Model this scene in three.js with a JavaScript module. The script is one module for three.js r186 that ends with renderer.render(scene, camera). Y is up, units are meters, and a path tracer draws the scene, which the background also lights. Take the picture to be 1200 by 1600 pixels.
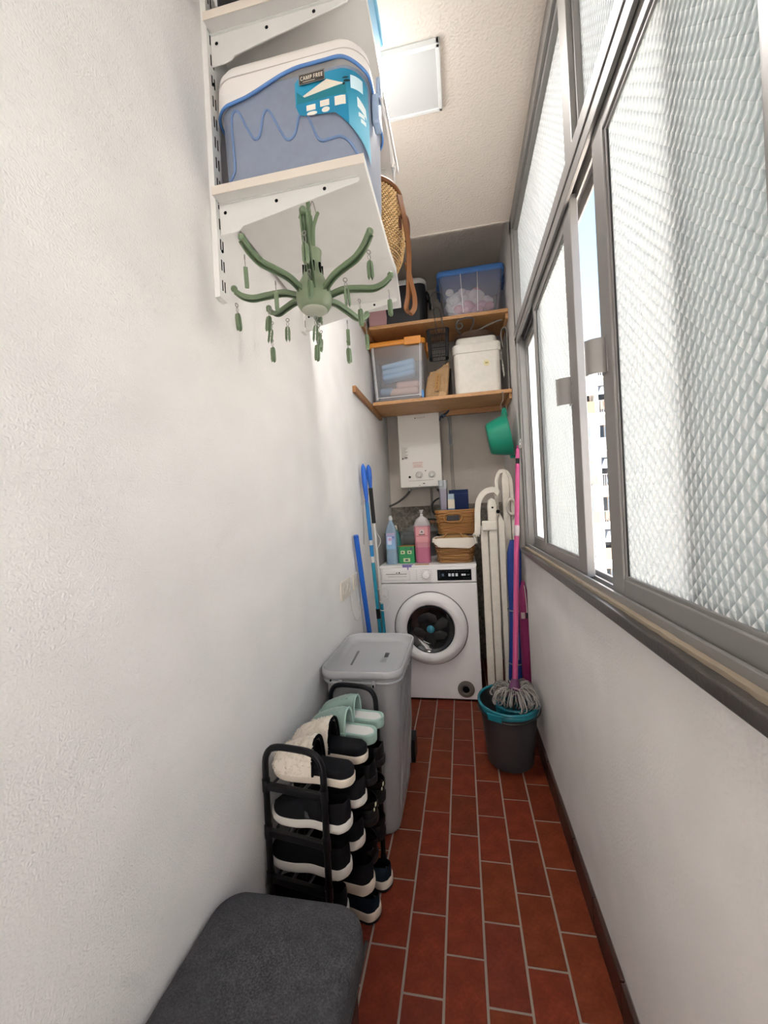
import * as THREE from 'three';
import { RoundedBoxGeometry } from 'three/addons/geometries/RoundedBoxGeometry.js';
import { mergeGeometries } from 'three/addons/utils/BufferGeometryUtils.js';
import { RectAreaLightUniformsLib } from 'three/addons/lights/RectAreaLightUniformsLib.js';
import { ImprovedNoise } from 'three/addons/math/ImprovedNoise.js';

// ---------- camera, sky, sun, exposure ----------
const scene = new THREE.Scene();
const camera = new THREE.PerspectiveCamera(103.19, 0.75, 0.02, 300);
camera.position.set(0, 1.205, 0);
camera.rotation.order = 'YXZ';
camera.rotation.set(-0.00374, 0.18766, -0.05092);
const renderer = new THREE.WebGLRenderer({ antialias: true });
renderer.toneMapping = THREE.LinearToneMapping;
renderer.toneMappingExposure = 6.4;
renderer.shadowMap.enabled = true;
RectAreaLightUniformsLib.init();

function skyTexture() {                                   // clear air: blue overhead, pale towards the horizon
  const W = 128, H = 64, d = new Float32Array(W * H * 4);
  for (let j = 0; j < H; j++) for (let i = 0; i < W; i++) {
    const e = ((j + 0.5) / H - 0.5) * Math.PI, y = Math.sin(e), k = Math.pow(Math.max(0, y), 0.55), o = (j * W + i) * 4;
    d[o] = 0.60 * (1 - k) + 0.12 * k; d[o + 1] = 0.66 * (1 - k) + 0.30 * k; d[o + 2] = 0.70 * (1 - k) + 0.60 * k;
    if (y < 0) { d[o] = 0.42; d[o + 1] = 0.40; d[o + 2] = 0.37; }
    d[o + 3] = 1;
  }
  const t = new THREE.DataTexture(d, W, H, THREE.RGBAFormat, THREE.FloatType);
  t.mapping = THREE.EquirectangularReflectionMapping; t.magFilter = THREE.LinearFilter; t.needsUpdate = true;
  return t;
}
scene.background = skyTexture();
scene.backgroundIntensity = 0.5;
const sun = new THREE.DirectionalLight(0xfff6ee, 10.3);    // high behind this building: it lights the houses opposite, not this room
sun.position.set(-15, 22, 21); sun.target.position.set(4, 0, -8);
sun.castShadow = true; sun.shadow.mapSize.set(2048, 2048); sun.shadow.radius = 1;
Object.assign(sun.shadow.camera, { left: -40, right: 40, top: 40, bottom: -40, near: 1, far: 120 });
scene.add(sun, sun.target);

// ---------- helpers ----------
let seed = 7;
const rnd = () => { seed = (seed * 1664525 + 1013904223) >>> 0; return seed / 4294967296; };
const rr = (a, b) => a + (b - a) * rnd();
const noise = new ImprovedNoise();
const V = (x, y, z) => new THREE.Vector3(x, y, z);
const counts = {};
function numbered(n) { const k = counts[n] = (counts[n] ?? -1) + 1; return k ? n + '_' + String(k).padStart(3, '0') : n; }
function metres(g) {                                      // uv in metres, by the side each face looks to
  g = g.index ? g.toNonIndexed() : g;
  for (const k of Object.keys(g.attributes)) if (!['position', 'normal'].includes(k)) g.deleteAttribute(k);
  if (!g.attributes.normal) g.computeVertexNormals();
  const p = g.attributes.position, n = g.attributes.normal, uv = new Float32Array(p.count * 2);
  for (let i = 0; i < p.count; i += 3) {
    let ax = 0, ay = 0, az = 0;
    for (let k = i; k < i + 3; k++) { ax += n.getX(k); ay += n.getY(k); az += n.getZ(k); }
    ax = Math.abs(ax); ay = Math.abs(ay); az = Math.abs(az);
    for (let k = i; k < i + 3; k++) {
      const x = p.getX(k), y = p.getY(k), z = p.getZ(k);
      if (ax >= ay && ax >= az) { uv[k * 2] = z; uv[k * 2 + 1] = y; } else if (ay >= az) { uv[k * 2] = x; uv[k * 2 + 1] = z; } else { uv[k * 2] = x; uv[k * 2 + 1] = y; }
    }
  }
  g.setAttribute('uv', new THREE.BufferAttribute(uv, 2));
  return g;
}
const join = (gs) => { const a = [].concat(gs).map(metres); return a.length > 1 ? mergeGeometries(a) : a[0]; };
function part(name, gs, mat, parent = scene, keepUV = false) {
  const m = new THREE.Mesh(keepUV ? gs : join(gs), mat);
  m.name = name; m.castShadow = m.receiveShadow = true; parent.add(m);
  return m;
}
function tag(o, label, category, group) { o.userData = { label, category }; if (group) o.userData.group = group; return o; }
function thing(name, label, category, pos = [0, 0, 0], turn = 0, group) {
  const o = new THREE.Group(); o.name = numbered(name); o.position.set(...pos); o.rotation.y = turn; scene.add(o);
  return tag(o, label, category, group);
}
function struct(name, gs, mat, parent = scene) {
  const m = part(name, gs, mat, parent);
  if (parent === scene) m.userData.kind = 'structure';
  return m;
}
function box(w, h, d, x = 0, y = 0, z = 0, r = 0.002, seg = 2) {
  const g = r > 0 ? new RoundedBoxGeometry(w, h, d, seg, Math.min(r, w / 2.01, h / 2.01, d / 2.01)) : new THREE.BoxGeometry(w, h, d);
  return g.translate(x, y, z);
}
const box2 = (x0, x1, y0, y1, z0, z1, r = 0.002, seg = 1) => box(Math.abs(x1 - x0), Math.abs(y1 - y0), Math.abs(z1 - z0), (x0 + x1) / 2, (y0 + y1) / 2, (z0 + z1) / 2, r, seg);
function rod(a, b, r1, r2 = r1, seg = 12) {
  const A = V(...a), B = V(...b), d = B.clone().sub(A), g = new THREE.CylinderGeometry(r2, r1, d.length(), seg, 1);
  g.applyQuaternion(new THREE.Quaternion().setFromUnitVectors(V(0, 1, 0), d.normalize()));
  return g.translate((A.x + B.x) / 2, (A.y + B.y) / 2, (A.z + B.z) / 2);
}
function tube(pts, r, closed = false, n = 0, seg = 7, tension = 0.5) {
  const c = new THREE.CatmullRomCurve3(pts.map((p) => V(...p)), closed, 'catmullrom', tension);
  return new THREE.TubeGeometry(c, n || pts.length * 6, r, seg, closed);
}
const lathe = (prof, seg = 40, x = 0, y = 0, z = 0) => new THREE.LatheGeometry(prof.map(([r, h]) => new THREE.Vector2(r, h)), seg).translate(x, y, z);
function ribbon(pts, w, t, wdir, n = 40) {               // a strap of width w across wdir and thickness t along a curve
  const c = new THREE.CatmullRomCurve3(pts.map((p) => V(...p))), pos = [], idx = [], W = V(...wdir).normalize();
  for (let i = 0; i <= n; i++) {
    const p = c.getPoint(i / n), T = c.getTangent(i / n), N = T.clone().cross(W).normalize(), Wd = N.clone().cross(T).normalize();
    for (const [a, b] of [[-1, -1], [1, -1], [1, 1], [-1, 1]]) { const q = p.clone().addScaledVector(Wd, a * w / 2).addScaledVector(N, b * t / 2); pos.push(q.x, q.y, q.z); }
    if (i) for (let k = 0; k < 4; k++) { const a = (i - 1) * 4 + k, b = (i - 1) * 4 + (k + 1) % 4, e = a + 4, f = b + 4; idx.push(a, b, f, a, f, e); }
  }
  const e = n * 4; idx.push(0, 2, 1, 0, 3, 2, e, e + 1, e + 2, e, e + 2, e + 3);
  const g = new THREE.BufferGeometry(); g.setAttribute('position', new THREE.Float32BufferAttribute(pos, 3)); g.setIndex(idx);
  const h = g.toNonIndexed(); h.computeVertexNormals(); return h;
}
function rrect(w, d, r, n = 8) {                          // outline of a rounded rectangle, as [x, z]
  const o = [];
  for (const [cx, cz, a] of [[w / 2 - r, d / 2 - r, 0], [-w / 2 + r, d / 2 - r, 1], [-w / 2 + r, -d / 2 + r, 2], [w / 2 - r, -d / 2 + r, 3]])
    for (let i = 0; i <= n; i++) { const t = (a + i / n) * Math.PI / 2; o.push([cx + r * Math.cos(t), cz + r * Math.sin(t)]); }
  return o;
}
function loft(rings, capA = true, capB = true) {          // rings of equal length, each a list of [x, y, z]
  const n = rings[0].length, pos = [], idx = [];
  for (const R of rings) for (const p of R) pos.push(...p);
  for (let j = 1; j < rings.length; j++) for (let i = 0; i < n; i++) { const a = (j - 1) * n + i, b = (j - 1) * n + (i + 1) % n; idx.push(a, a + n, b, b, a + n, b + n); }
  const cap = (R, base, flip) => { const c = R.reduce((s, p) => [s[0] + p[0] / n, s[1] + p[1] / n, s[2] + p[2] / n], [0, 0, 0]), k = pos.length / 3; pos.push(...c); const q = pos.length / 3; for (const p of R) pos.push(...p); for (let i = 0; i < n; i++) flip ? idx.push(k, q + (i + 1) % n, q + i) : idx.push(k, q + i, q + (i + 1) % n); };
  if (capA) cap(rings[0], 0, false);
  if (capB) cap(rings[rings.length - 1], 0, true);
  const g = new THREE.BufferGeometry(); g.setAttribute('position', new THREE.Float32BufferAttribute(pos, 3)); g.setIndex(idx); g.computeVertexNormals();
  return g;
}
const ring = (w, d, r, y, dx = 0, dz = 0, n = 8) => rrect(w, d, r, n).map(([x, z]) => [x + dx, y, z + dz]);
// a tub open at the top: outside up, over the lip, inside down to a floor
function tub(list, wall = 0.003) {                        // list: [w, d, r, y] from bottom to top
  const R = list.map(([w, d, r, y]) => ring(w, d, r, y));
  const I = list.slice().reverse().map(([w, d, r, y], i, a) => ring(w - 2 * wall, d - 2 * wall, Math.max(0.002, r - wall), i === a.length - 1 ? y + wall : y));
  return loft([...R, ...I], true, true);
}
const shapeOf = (pts) => new THREE.Shape(pts.map(([a, b]) => new THREE.Vector2(a, b)));
function slab(pts, depth, bevel = 0.002, seg = 2) {       // outline in xy, thickness along z
  return new THREE.ExtrudeGeometry(shapeOf(pts), { depth: depth - 2 * bevel, bevelEnabled: bevel > 0, bevelThickness: bevel, bevelSize: bevel, bevelOffset: -bevel, bevelSegments: seg, curveSegments: 8 }).translate(0, 0, bevel - depth / 2);
}
function canvasTex(w, h, draw) {
  const c = document.createElement('canvas'); c.width = w; c.height = h; draw(c.getContext('2d'), w, h);
  const t = new THREE.CanvasTexture(c); t.colorSpace = THREE.SRGBColorSpace; t.anisotropy = 8; return t;
}
function grid(size, f, color = false) {                   // a tileable texture from f(u, v) -> value or [r, g, b] (linear)
  const d = new Uint8Array(size * size * 4);
  for (let j = 0; j < size; j++) for (let i = 0; i < size; i++) {
    const v = f(i / size, j / size), c = Array.isArray(v) ? v : [v, v, v];
    for (let k = 0; k < 3; k++) d[(j * size + i) * 4 + k] = Math.max(0, Math.min(255, c[k] * 255)); d[(j * size + i) * 4 + 3] = 255;
  }
  const t = new THREE.DataTexture(d, size, size); t.wrapS = t.wrapT = THREE.RepeatWrapping; t.magFilter = THREE.LinearFilter; t.minFilter = THREE.LinearMipmapLinearFilter; t.generateMipmaps = true;
  if (color) t.colorSpace = THREE.SRGBColorSpace; t.needsUpdate = true; return t;
}
const per = (u, v, f, z) => {                             // noise that repeats after one tile
  const n = (a, b) => noise.noise(a * f, b * f, z);
  return n(u, v) * (1 - u) * (1 - v) + n(u - 1, v) * u * (1 - v) + n(u, v - 1) * (1 - u) * v + n(u - 1, v - 1) * u * v;
};
const rep = (t, x, y = x) => { const c = t.clone(); c.repeat.set(x, y); c.needsUpdate = true; return c; };
const std = (color, roughness = 0.6, o = {}) => { const m = new THREE.MeshStandardMaterial({ roughness, ...o }); if (Array.isArray(color)) m.color.setRGB(...color); else m.color.set(color); return m; };
const phy = (color, roughness = 0.5, o = {}) => { const m = new THREE.MeshPhysicalMaterial({ roughness, ...o }); if (Array.isArray(color)) m.color.setRGB(...color); else m.color.set(color); return m; };

// ---------- shared materials ----------
const fineNoise = grid(256, (u, v) => 0.5 + 0.5 * per(u, v, 24, 1) + 0.3 * per(u, v, 60, 2));
const stuccoNoise = grid(512, (u, v) => { const a = per(u, v, 46, 3.1), b = per(u, v, 95, 8.2), c = per(u, v, 9, 5.5); return 0.5 + 0.35 * Math.abs(a) * 2 - 0.2 + 0.25 * b + 0.25 * c; });
const blotch = grid(256, (u, v) => { const k = 0.96 + 0.03 * per(u, v, 5, 2.2) + 0.03 * per(u, v, 14, 6.1); return [k, k, k]; }, true);
const M = {
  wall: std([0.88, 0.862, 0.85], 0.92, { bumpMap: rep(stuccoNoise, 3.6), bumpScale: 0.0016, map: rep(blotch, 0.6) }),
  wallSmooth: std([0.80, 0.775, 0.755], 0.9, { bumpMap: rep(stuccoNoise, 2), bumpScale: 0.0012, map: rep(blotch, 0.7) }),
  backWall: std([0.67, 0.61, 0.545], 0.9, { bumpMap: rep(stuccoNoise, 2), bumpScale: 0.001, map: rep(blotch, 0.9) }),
  ceiling: std([0.77, 0.685, 0.605], 0.95, { bumpMap: rep(stuccoNoise, 1.5), bumpScale: 0.003 }),
  alu: std([0.25, 0.24, 0.23], 0.42, { metalness: 0.3, bumpMap: rep(fineNoise, 4, 40), bumpScale: 0.0001 }),
  aluDark: std([0.10, 0.095, 0.09], 0.5, { metalness: 0.4 }),
  seal: std([0.02, 0.02, 0.02], 0.7),
  blackMetal: phy([0.008, 0.008, 0.009], 0.35, { specularIntensity: 0.5 }),
  blackPlastic: phy([0.010, 0.010, 0.011], 0.45, { specularIntensity: 0.5 }),
  whitePaint: std([0.80, 0.79, 0.77], 0.35),
  whitePlastic: std([0.78, 0.76, 0.72], 0.4),
  steel: std([0.55, 0.55, 0.55], 0.3, { metalness: 0.9 }),
  dark: phy([0.004, 0.004, 0.005], 0.8, { specularIntensity: 0.2 }),
};

// ---------- the setting ----------
const XL = -0.56, XR = 0.322, ZB = -3.28, ZF = 0.9, YC = 2.685, ZS = -2.22, XN = 0.35, YN = 2.95;
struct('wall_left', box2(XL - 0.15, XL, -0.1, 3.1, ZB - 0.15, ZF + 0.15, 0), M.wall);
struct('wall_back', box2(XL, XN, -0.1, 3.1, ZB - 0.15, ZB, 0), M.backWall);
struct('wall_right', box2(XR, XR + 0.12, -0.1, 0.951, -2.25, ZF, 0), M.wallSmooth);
struct('wall_recess', box2(XN, XN + 0.15, -0.1, 3.1, ZB - 0.15, -2.25, 0), M.wallSmooth);
struct('wall_front', [box2(XL, XR + 0.2, -0.1, 0.02, ZF, ZF + 0.15, 0), box2(XL, XR + 0.2, 2.62, 3.1, ZF, ZF + 0.15, 0), box2(XL, XL + 0.04, 0.02, 2.62, ZF, ZF + 0.15, 0), box2(XR - 0.04, XR + 0.2, 0.02, 2.62, ZF, ZF + 0.15, 0)], M.wallSmooth);
struct('wall_pier', box2(XR, XR + 0.12, 0.951, 3.1, 0.66, ZF, 0), M.wallSmooth);
struct('ceiling', box2(XL, XR + 0.16, YC, 3.1, ZS, ZF, 0), M.ceiling);
struct('ceiling_recess', box2(XL, XN, YN, 3.1, ZB, ZS, 0), M.ceiling);
struct('trim_1', [box2(XL, XN, YC - 0.004, YC + 0.012, ZS - 0.012, ZS, 0.002)], M.ceiling);
{ // mottled old rendering on the lower part of the back wall
  const t = grid(256, (u, v) => { const k = 0.5 + 0.9 * per(u, v, 16, 4.4) + 0.5 * per(u, v, 37, 1.4), s = Math.max(0, Math.min(1, k)); return [0.40 + 0.24 * s, 0.38 + 0.24 * s, 0.35 + 0.23 * s]; }, true);
  struct('trim_2', box2(XL, XN, 0, 1.225, ZB, ZB + 0.012, 0.003), std([0.9, 0.88, 0.85], 0.85, { map: rep(t, 3) }));
}
// floor: mortar bed with terracotta tiles laid in running bond
const tileTone = grid(256, (u, v) => { const k = 0.86 + 0.12 * per(u, v, 7, 3.3) + 0.10 * per(u, v, 30, 1.1); return [k, k * 0.97, k * 0.95]; }, true);
const tileMats = [0, 1, 2, 3, 4].map((i) => phy([0.212 + 0.012 * (i - 2), 0.044 + 0.002 * ((i * 3) % 5 - 2), 0.019 + 0.0015 * ((i * 2) % 5 - 2)], 0.48 + 0.03 * i, { specularIntensity: 0.32, map: rep(tileTone, 3 + i * 0.3), bumpMap: rep(fineNoise, 5), bumpScale: 0.0006 }));
const floor = struct('floor', box2(XL - 0.02, XN + 0.02, -0.1, -0.0025, ZB - 0.02, ZF + 0.02, 0), std([0.30, 0.255, 0.215], 0.95, { bumpMap: rep(fineNoise, 20), bumpScale: 0.001 }));
{
  const TW = 0.1045, TL = 0.206, J = 0.0062, x0 = -0.309, zr = -1.093;
  const full = metres(box(TW - J, 0.012, TL - J, 0, 0, 0, 0.0016, 1));
  for (let c = -3; c <= 6; c++) {
    const xa = x0 + c * TW, xb = Math.min(xa + TW, XR + 0.003 + (c >= 6 ? 0.03 : 0));
    const a = Math.max(xa + J / 2, XL + 0.001), b = Math.min(xa + TW - J / 2, XN - 0.001);
    if (b - a < 0.01) continue;
    const off = zr + (((c % 2) + 2) % 2 ? TL / 2 : 0);
    for (let k = -11; k <= 10; k++) {
      const za = off + k * TL, p = Math.max(za + J / 2, ZB + 0.001), q = Math.min(za + TL - J / 2, ZF - 0.001);
      if (q - p < 0.01) continue;
      const whole = Math.abs(b - a - (TW - J)) < 1e-6 && Math.abs(q - p - (TL - J)) < 1e-6;
      const m = new THREE.Mesh(whole ? full : metres(box(b - a, 0.012, q - p, 0, 0, 0, 0.0016, 1)), tileMats[Math.floor(rnd() * 5)]);
      m.name = 'floor_tile'; m.position.set((a + b) / 2, -0.006 + rr(-0.0005, 0.0005), (p + q) / 2); m.rotation.set(rr(-1, 1) * 0.003, rr(-1, 1) * 0.004, rr(-1, 1) * 0.003);
      m.castShadow = m.receiveShadow = true; floor.add(m);
    }
  }
}
{ // skirting of dark tiles along the right wall
  const b = struct('baseboard_right', box2(0.317, XR + 0.001, 0, 0.082, -2.25, ZF, 0), std([0.2, 0.17, 0.15], 0.9));
  for (let z = -2.25, i = 0; z < ZF - 0.03; z += 0.2062, i++) {
    const m = part('skirting_tile', box2(0.3085, 0.319, 0, 0.086 + 0.002 * (i % 2), z + 0.002, Math.min(z + 0.2045, ZF - 0.01), 0.002), std([0.058 + 0.004 * (i % 3), 0.030, 0.022], 0.4, { map: rep(tileTone, 3) }), b);
    m.position.x = rr(-0.0006, 0.0006);
  }
}
{ // dark stone sill with a worn line of mortar behind it
  const s = struct('trim_3', box2(0.295, 0.40, 0.951, 0.976, -2.215, ZF, 0.004, 2), std([0.075, 0.068, 0.064], 0.3, { map: rep(tileTone, 2), bumpMap: rep(fineNoise, 6), bumpScale: 0.0004 }));
  const g = new THREE.BoxGeometry(0.014, 0.012, 2.8, 2, 2, 160).translate(0.318, 0.977, -0.81), p = g.attributes.position;
  for (let i = 0; i < p.count; i++) { const z = p.getZ(i); p.setX(i, p.getX(i) + 0.003 * noise.noise(z * 30, 1, 2) + 0.002 * noise.noise(z * 90, p.getY(i) * 50, 5)); if (p.getY(i) > 0.978) p.setY(i, p.getY(i) + 0.002 * noise.noise(z * 60, 3, p.getX(i) * 40)); }
  g.computeVertexNormals();
  part('mortar_line', g, std([0.30, 0.245, 0.18], 0.95), s);
  // ragged lower edge of paint under the sill
  const h = new THREE.BoxGeometry(0.010, 0.010, 2.9, 1, 1, 200).translate(0.318, 0.9475, -0.76), q = h.attributes.position;
  for (let i = 0; i < q.count; i++) if (q.getY(i) < 0.947) q.setY(i, q.getY(i) + 0.004 * noise.noise(q.getZ(i) * 40, 4, 1));
  h.computeVertexNormals(); part('sealant_line', h, std([0.05, 0.045, 0.042], 0.6), s);
}
// ----- the long aluminium window on the right -----
// pressed glass: drop-shaped lenses standing in staggered columns, 25 mm apart
const lens = (u, v) => {                                  // 0 at the valleys, 1 on the crown of a drop
  let best = 0;
  for (const [cu, cv] of [[0.5, 0.5], [0, 0], [1, 0], [0, 1], [1, 1]]) { const du = Math.abs(u - cu) * 2, dv = Math.abs(v - cv) * 2; best = Math.max(best, 1 - Math.pow(Math.pow(du, 1.5) + Math.pow(dv, 1.5), 1 / 1.5)); }
  return best;
};
const glassBump = grid(128, (u, v) => { const h = lens(u, v); return Math.pow(Math.min(1, h * 1.15), 0.75); });
const glassRough = grid(128, (u, v) => { const h = lens(u, v); const e = Math.exp(-Math.pow((h - 0.42) / 0.13, 2)); const k = 0.985 - 0.06 * e; return [k, k, k]; });
const glassTint = grid(128, (u, v) => { const h = lens(u, v), e = Math.exp(-Math.pow((h - 0.16) / 0.14, 2)); return [0.99 - 0.06 * e, 0.995 - 0.05 * e, 1 - 0.05 * e]; }, true);   // the glass is thicker and greener in the valleys
const patterned = (rgb) => phy(rgb, 1, { transmission: 1, thickness: 0, ior: 1.5, side: THREE.DoubleSide, bumpMap: rep(glassBump, 40), bumpScale: 0.010, map: rep(glassTint, 40), roughnessMap: rep(glassRough, 40) });
M.glass = patterned([0.57, 0.585, 0.58]); M.glassUpper = patterned([0.47, 0.485, 0.485]); M.glassOuter = patterned([0.86, 0.885, 0.875]);
const win = new THREE.Group(); win.name = 'window_1'; win.userData.kind = 'structure'; scene.add(win);
const WZ0 = -2.245, WZ1 = 0.66;
const F0 = XR, F1 = XR + 0.065;
part('top_rail', [box2(F0, F1, 2.615, YC + 0.002, WZ0, WZ1, 0.003), box2(F0 + 0.012, F1 - 0.012, 2.597, 2.62, WZ0, WZ1, 0.002)], M.alu, win);
part('transom', [box2(F0 - 0.004, F1, 2.064, 2.108, WZ0, WZ1, 0.003), box2(F0, F0 + 0.010, 2.028, 2.066, WZ0, WZ1, 0.002), box2(F0 + 0.03, F0 + 0.036, 2.032, 2.066, WZ0, WZ1, 0.001), box2(F1 - 0.006, F1, 2.028, 2.066, WZ0, WZ1, 0.001)], M.alu, win);
part('bottom_rail', [box2(F0, F1 + 0.004, 0.970, 0.984, WZ0, WZ1, 0.002), box2(F0, F0 + 0.008, 0.982, 0.999, WZ0, WZ1, 0.002), box2(F0 + 0.03, F0 + 0.036, 0.982, 0.996, WZ0, WZ1, 0.001), box2(F1 - 0.006, F1 + 0.004, 0.982, 0.999, WZ0, WZ1, 0.001)], M.alu, win);
for (const [a, b] of [[WZ0, WZ0 + 0.058], [WZ1 - 0.05, WZ1]]) part('end_post', [box2(F0, F1, 0.97, YC, a, b, 0.003), box2(F0 + 0.01, F1 - 0.01, 0.97, YC, a < 0 ? b : a - 0.014, a < 0 ? b + 0.014 : a, 0.002)], M.alu, win);
const mull = [-1.15, -0.08];
for (const z of mull) part('mullion', [box2(F0, F1, 2.10, 2.62, z - 0.035, z + 0.035, 0.003), box2(F0 + 0.014, F1 - 0.014, 2.10, 2.62, z - 0.046, z + 0.046, 0.002)], M.alu, win);
for (const [a, b] of [[WZ0 + 0.07, mull[0] - 0.045], [mull[0] + 0.045, mull[1] - 0.045], [mull[1] + 0.045, WZ1 - 0.06]]) part("upper_pane", box2(0.352, 0.354, 2.105, 2.60, a, b, 0), M.glassUpper, win);
function sash(x, z0, z1, s0, s1, handleAt) {              // a sliding sash in its track, stiles s0 and s1 wide
  const y0 = 0.990, y1 = 2.050, g = new THREE.Group(); g.name = 'sash'; win.add(g);
  const t = 0.011;
  part('sash_frame', [
    box2(x - t, x + t, y0, y1, z0, z0 + s0, 0.003, 2), box2(x - t, x + t, y0, y1, z1 - s1, z1, 0.003, 2),
    box2(x - t + 0.0006, x + t - 0.0006, y0 + 0.0008, y0 + 0.042, z0 + s0 - 0.004, z1 - s1 + 0.004, 0.003, 2), box2(x - t + 0.0006, x + t - 0.0006, y1 - 0.058, y1 - 0.0008, z0 + s0 - 0.004, z1 - s1 + 0.004, 0.003, 2),
    box2(x - 0.0064, x + 0.0064, y0 + 0.0385, y1 - 0.0565, z0 + s0 - 0.002, z0 + s0 + 0.007, 0.001), box2(x - 0.0064, x + 0.0064, y0 + 0.0385, y1 - 0.0565, z1 - s1 - 0.007, z1 - s1 + 0.002, 0.001),
    box2(x - 0.006, x + 0.006, y0 + 0.038, y0 + 0.049, z0 + s0 - 0.001, z1 - s1 + 0.001, 0.001), box2(x - 0.006, x + 0.006, y1 - 0.065, y1 - 0.055, z0 + s0 - 0.001, z1 - s1 + 0.001, 0.001)], M.alu, g);
  part('pane', box2(x - 0.001, x + 0.001, y0 + 0.044, y1 - 0.060, z0 + s0 + 0.004, z1 - s1 - 0.004, 0), x > 0.36 ? M.glassOuter : M.glass, g);
  part('seal', [box2(x - 0.004, x + 0.004, y0 + 0.04, y1 - 0.058, z0 + s0 + 0.0065, z0 + s0 + 0.009, 0), box2(x - 0.004, x + 0.004, y0 + 0.04, y1 - 0.058, z1 - s1 - 0.009, z1 - s1 - 0.0065, 0)], M.seal, g);
  if (handleAt !== undefined) {                           // a bent aluminium grip screwed to the stile
    const m = part('handle', [ribbon([[0.001, 0, 0.006], [-0.008, 0, 0.007], [-0.020, 0, 0.004], [-0.030, 0, -0.001], [-0.037, 0, -0.009]], 0.078, 0.0028, [0, 1, 0], 24), box(0.0025, 0.082, 0.034, -0.0005, 0, -0.002, 0.001, 1), rod([-0.037, -0.039, -0.009], [-0.037, 0.039, -0.009], 0.0024, 0.0024, 8)], M.alu, g);
    const y = 1.527;
    m.position.set(x - t, y, handleAt); m.rotation.y = 0;
  }
  return g;
}
const TI = 0.3445, TO = 0.3725;
sash(TO, WZ0 + 0.05, -1.69, 0.035, 0.03);
sash(TI, -1.79, -1.205, 0.028, 0.075, -1.275);
sash(TI, -1.012, -0.452, 0.066, 0.05, -0.99);
sash(TO, -0.715, -0.10, 0.024, 0.045);
sash(TI, -0.16, 0.42, 0.05, 0.05);
sash(TO, 0.10, 0.62, 0.05, 0.035);
{ // the glazed door that closes the gallery behind the camera
  const w = new THREE.Group(); w.name = 'door_1'; w.userData.kind = 'structure'; scene.add(w);
  const x0 = XL + 0.04, x1 = XR - 0.04, z = ZF + 0.06, c = (x0 + x1) / 2, y0 = 0.02, y1 = 2.62;
  part('door_frame', [box2(x0, x1, y0, y0 + 0.08, z, z + 0.05), box2(x0, x1, y1 - 0.05, y1, z, z + 0.05), box2(x0, x0 + 0.04, y0 + 0.078, y1 - 0.048, z, z + 0.05), box2(x1 - 0.04, x1, y0 + 0.078, y1 - 0.048, z, z + 0.05), box2(c - 0.025, c + 0.025, y0 + 0.078, y1 - 0.048, z, z + 0.05)], M.alu, w);
  const frosted = phy([0.73, 0.725, 0.72], 1, { transmission: 1, thickness: 0, side: THREE.DoubleSide, bumpMap: rep(glassBump, 40), bumpScale: 0.01 });
  for (const [a, b] of [[x0 + 0.04, c - 0.025], [c + 0.025, x1 - 0.04]]) part('pane', box2(a, b, y0 + 0.08, y1 - 0.05, z + 0.024, z + 0.026, 0), frosted, w);
}
{ // little white striking plate on the end post
  part('strike_plate', [box2(XR - 0.003, XR + 0.001, 1.492, 1.540, -2.228, -2.200, 0.001), box2(XR - 0.006, XR - 0.002, 1.50, 1.532, -2.236, -2.226, 0.001)], M.whitePaint, win);
  part('screw', [rod([XR - 0.005, 1.524, -2.209], [XR, 1.524, -2.209], 0.004), rod([XR - 0.005, 1.505, -2.213], [XR, 1.505, -2.213], 0.0045)], M.dark, win);
}

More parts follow.
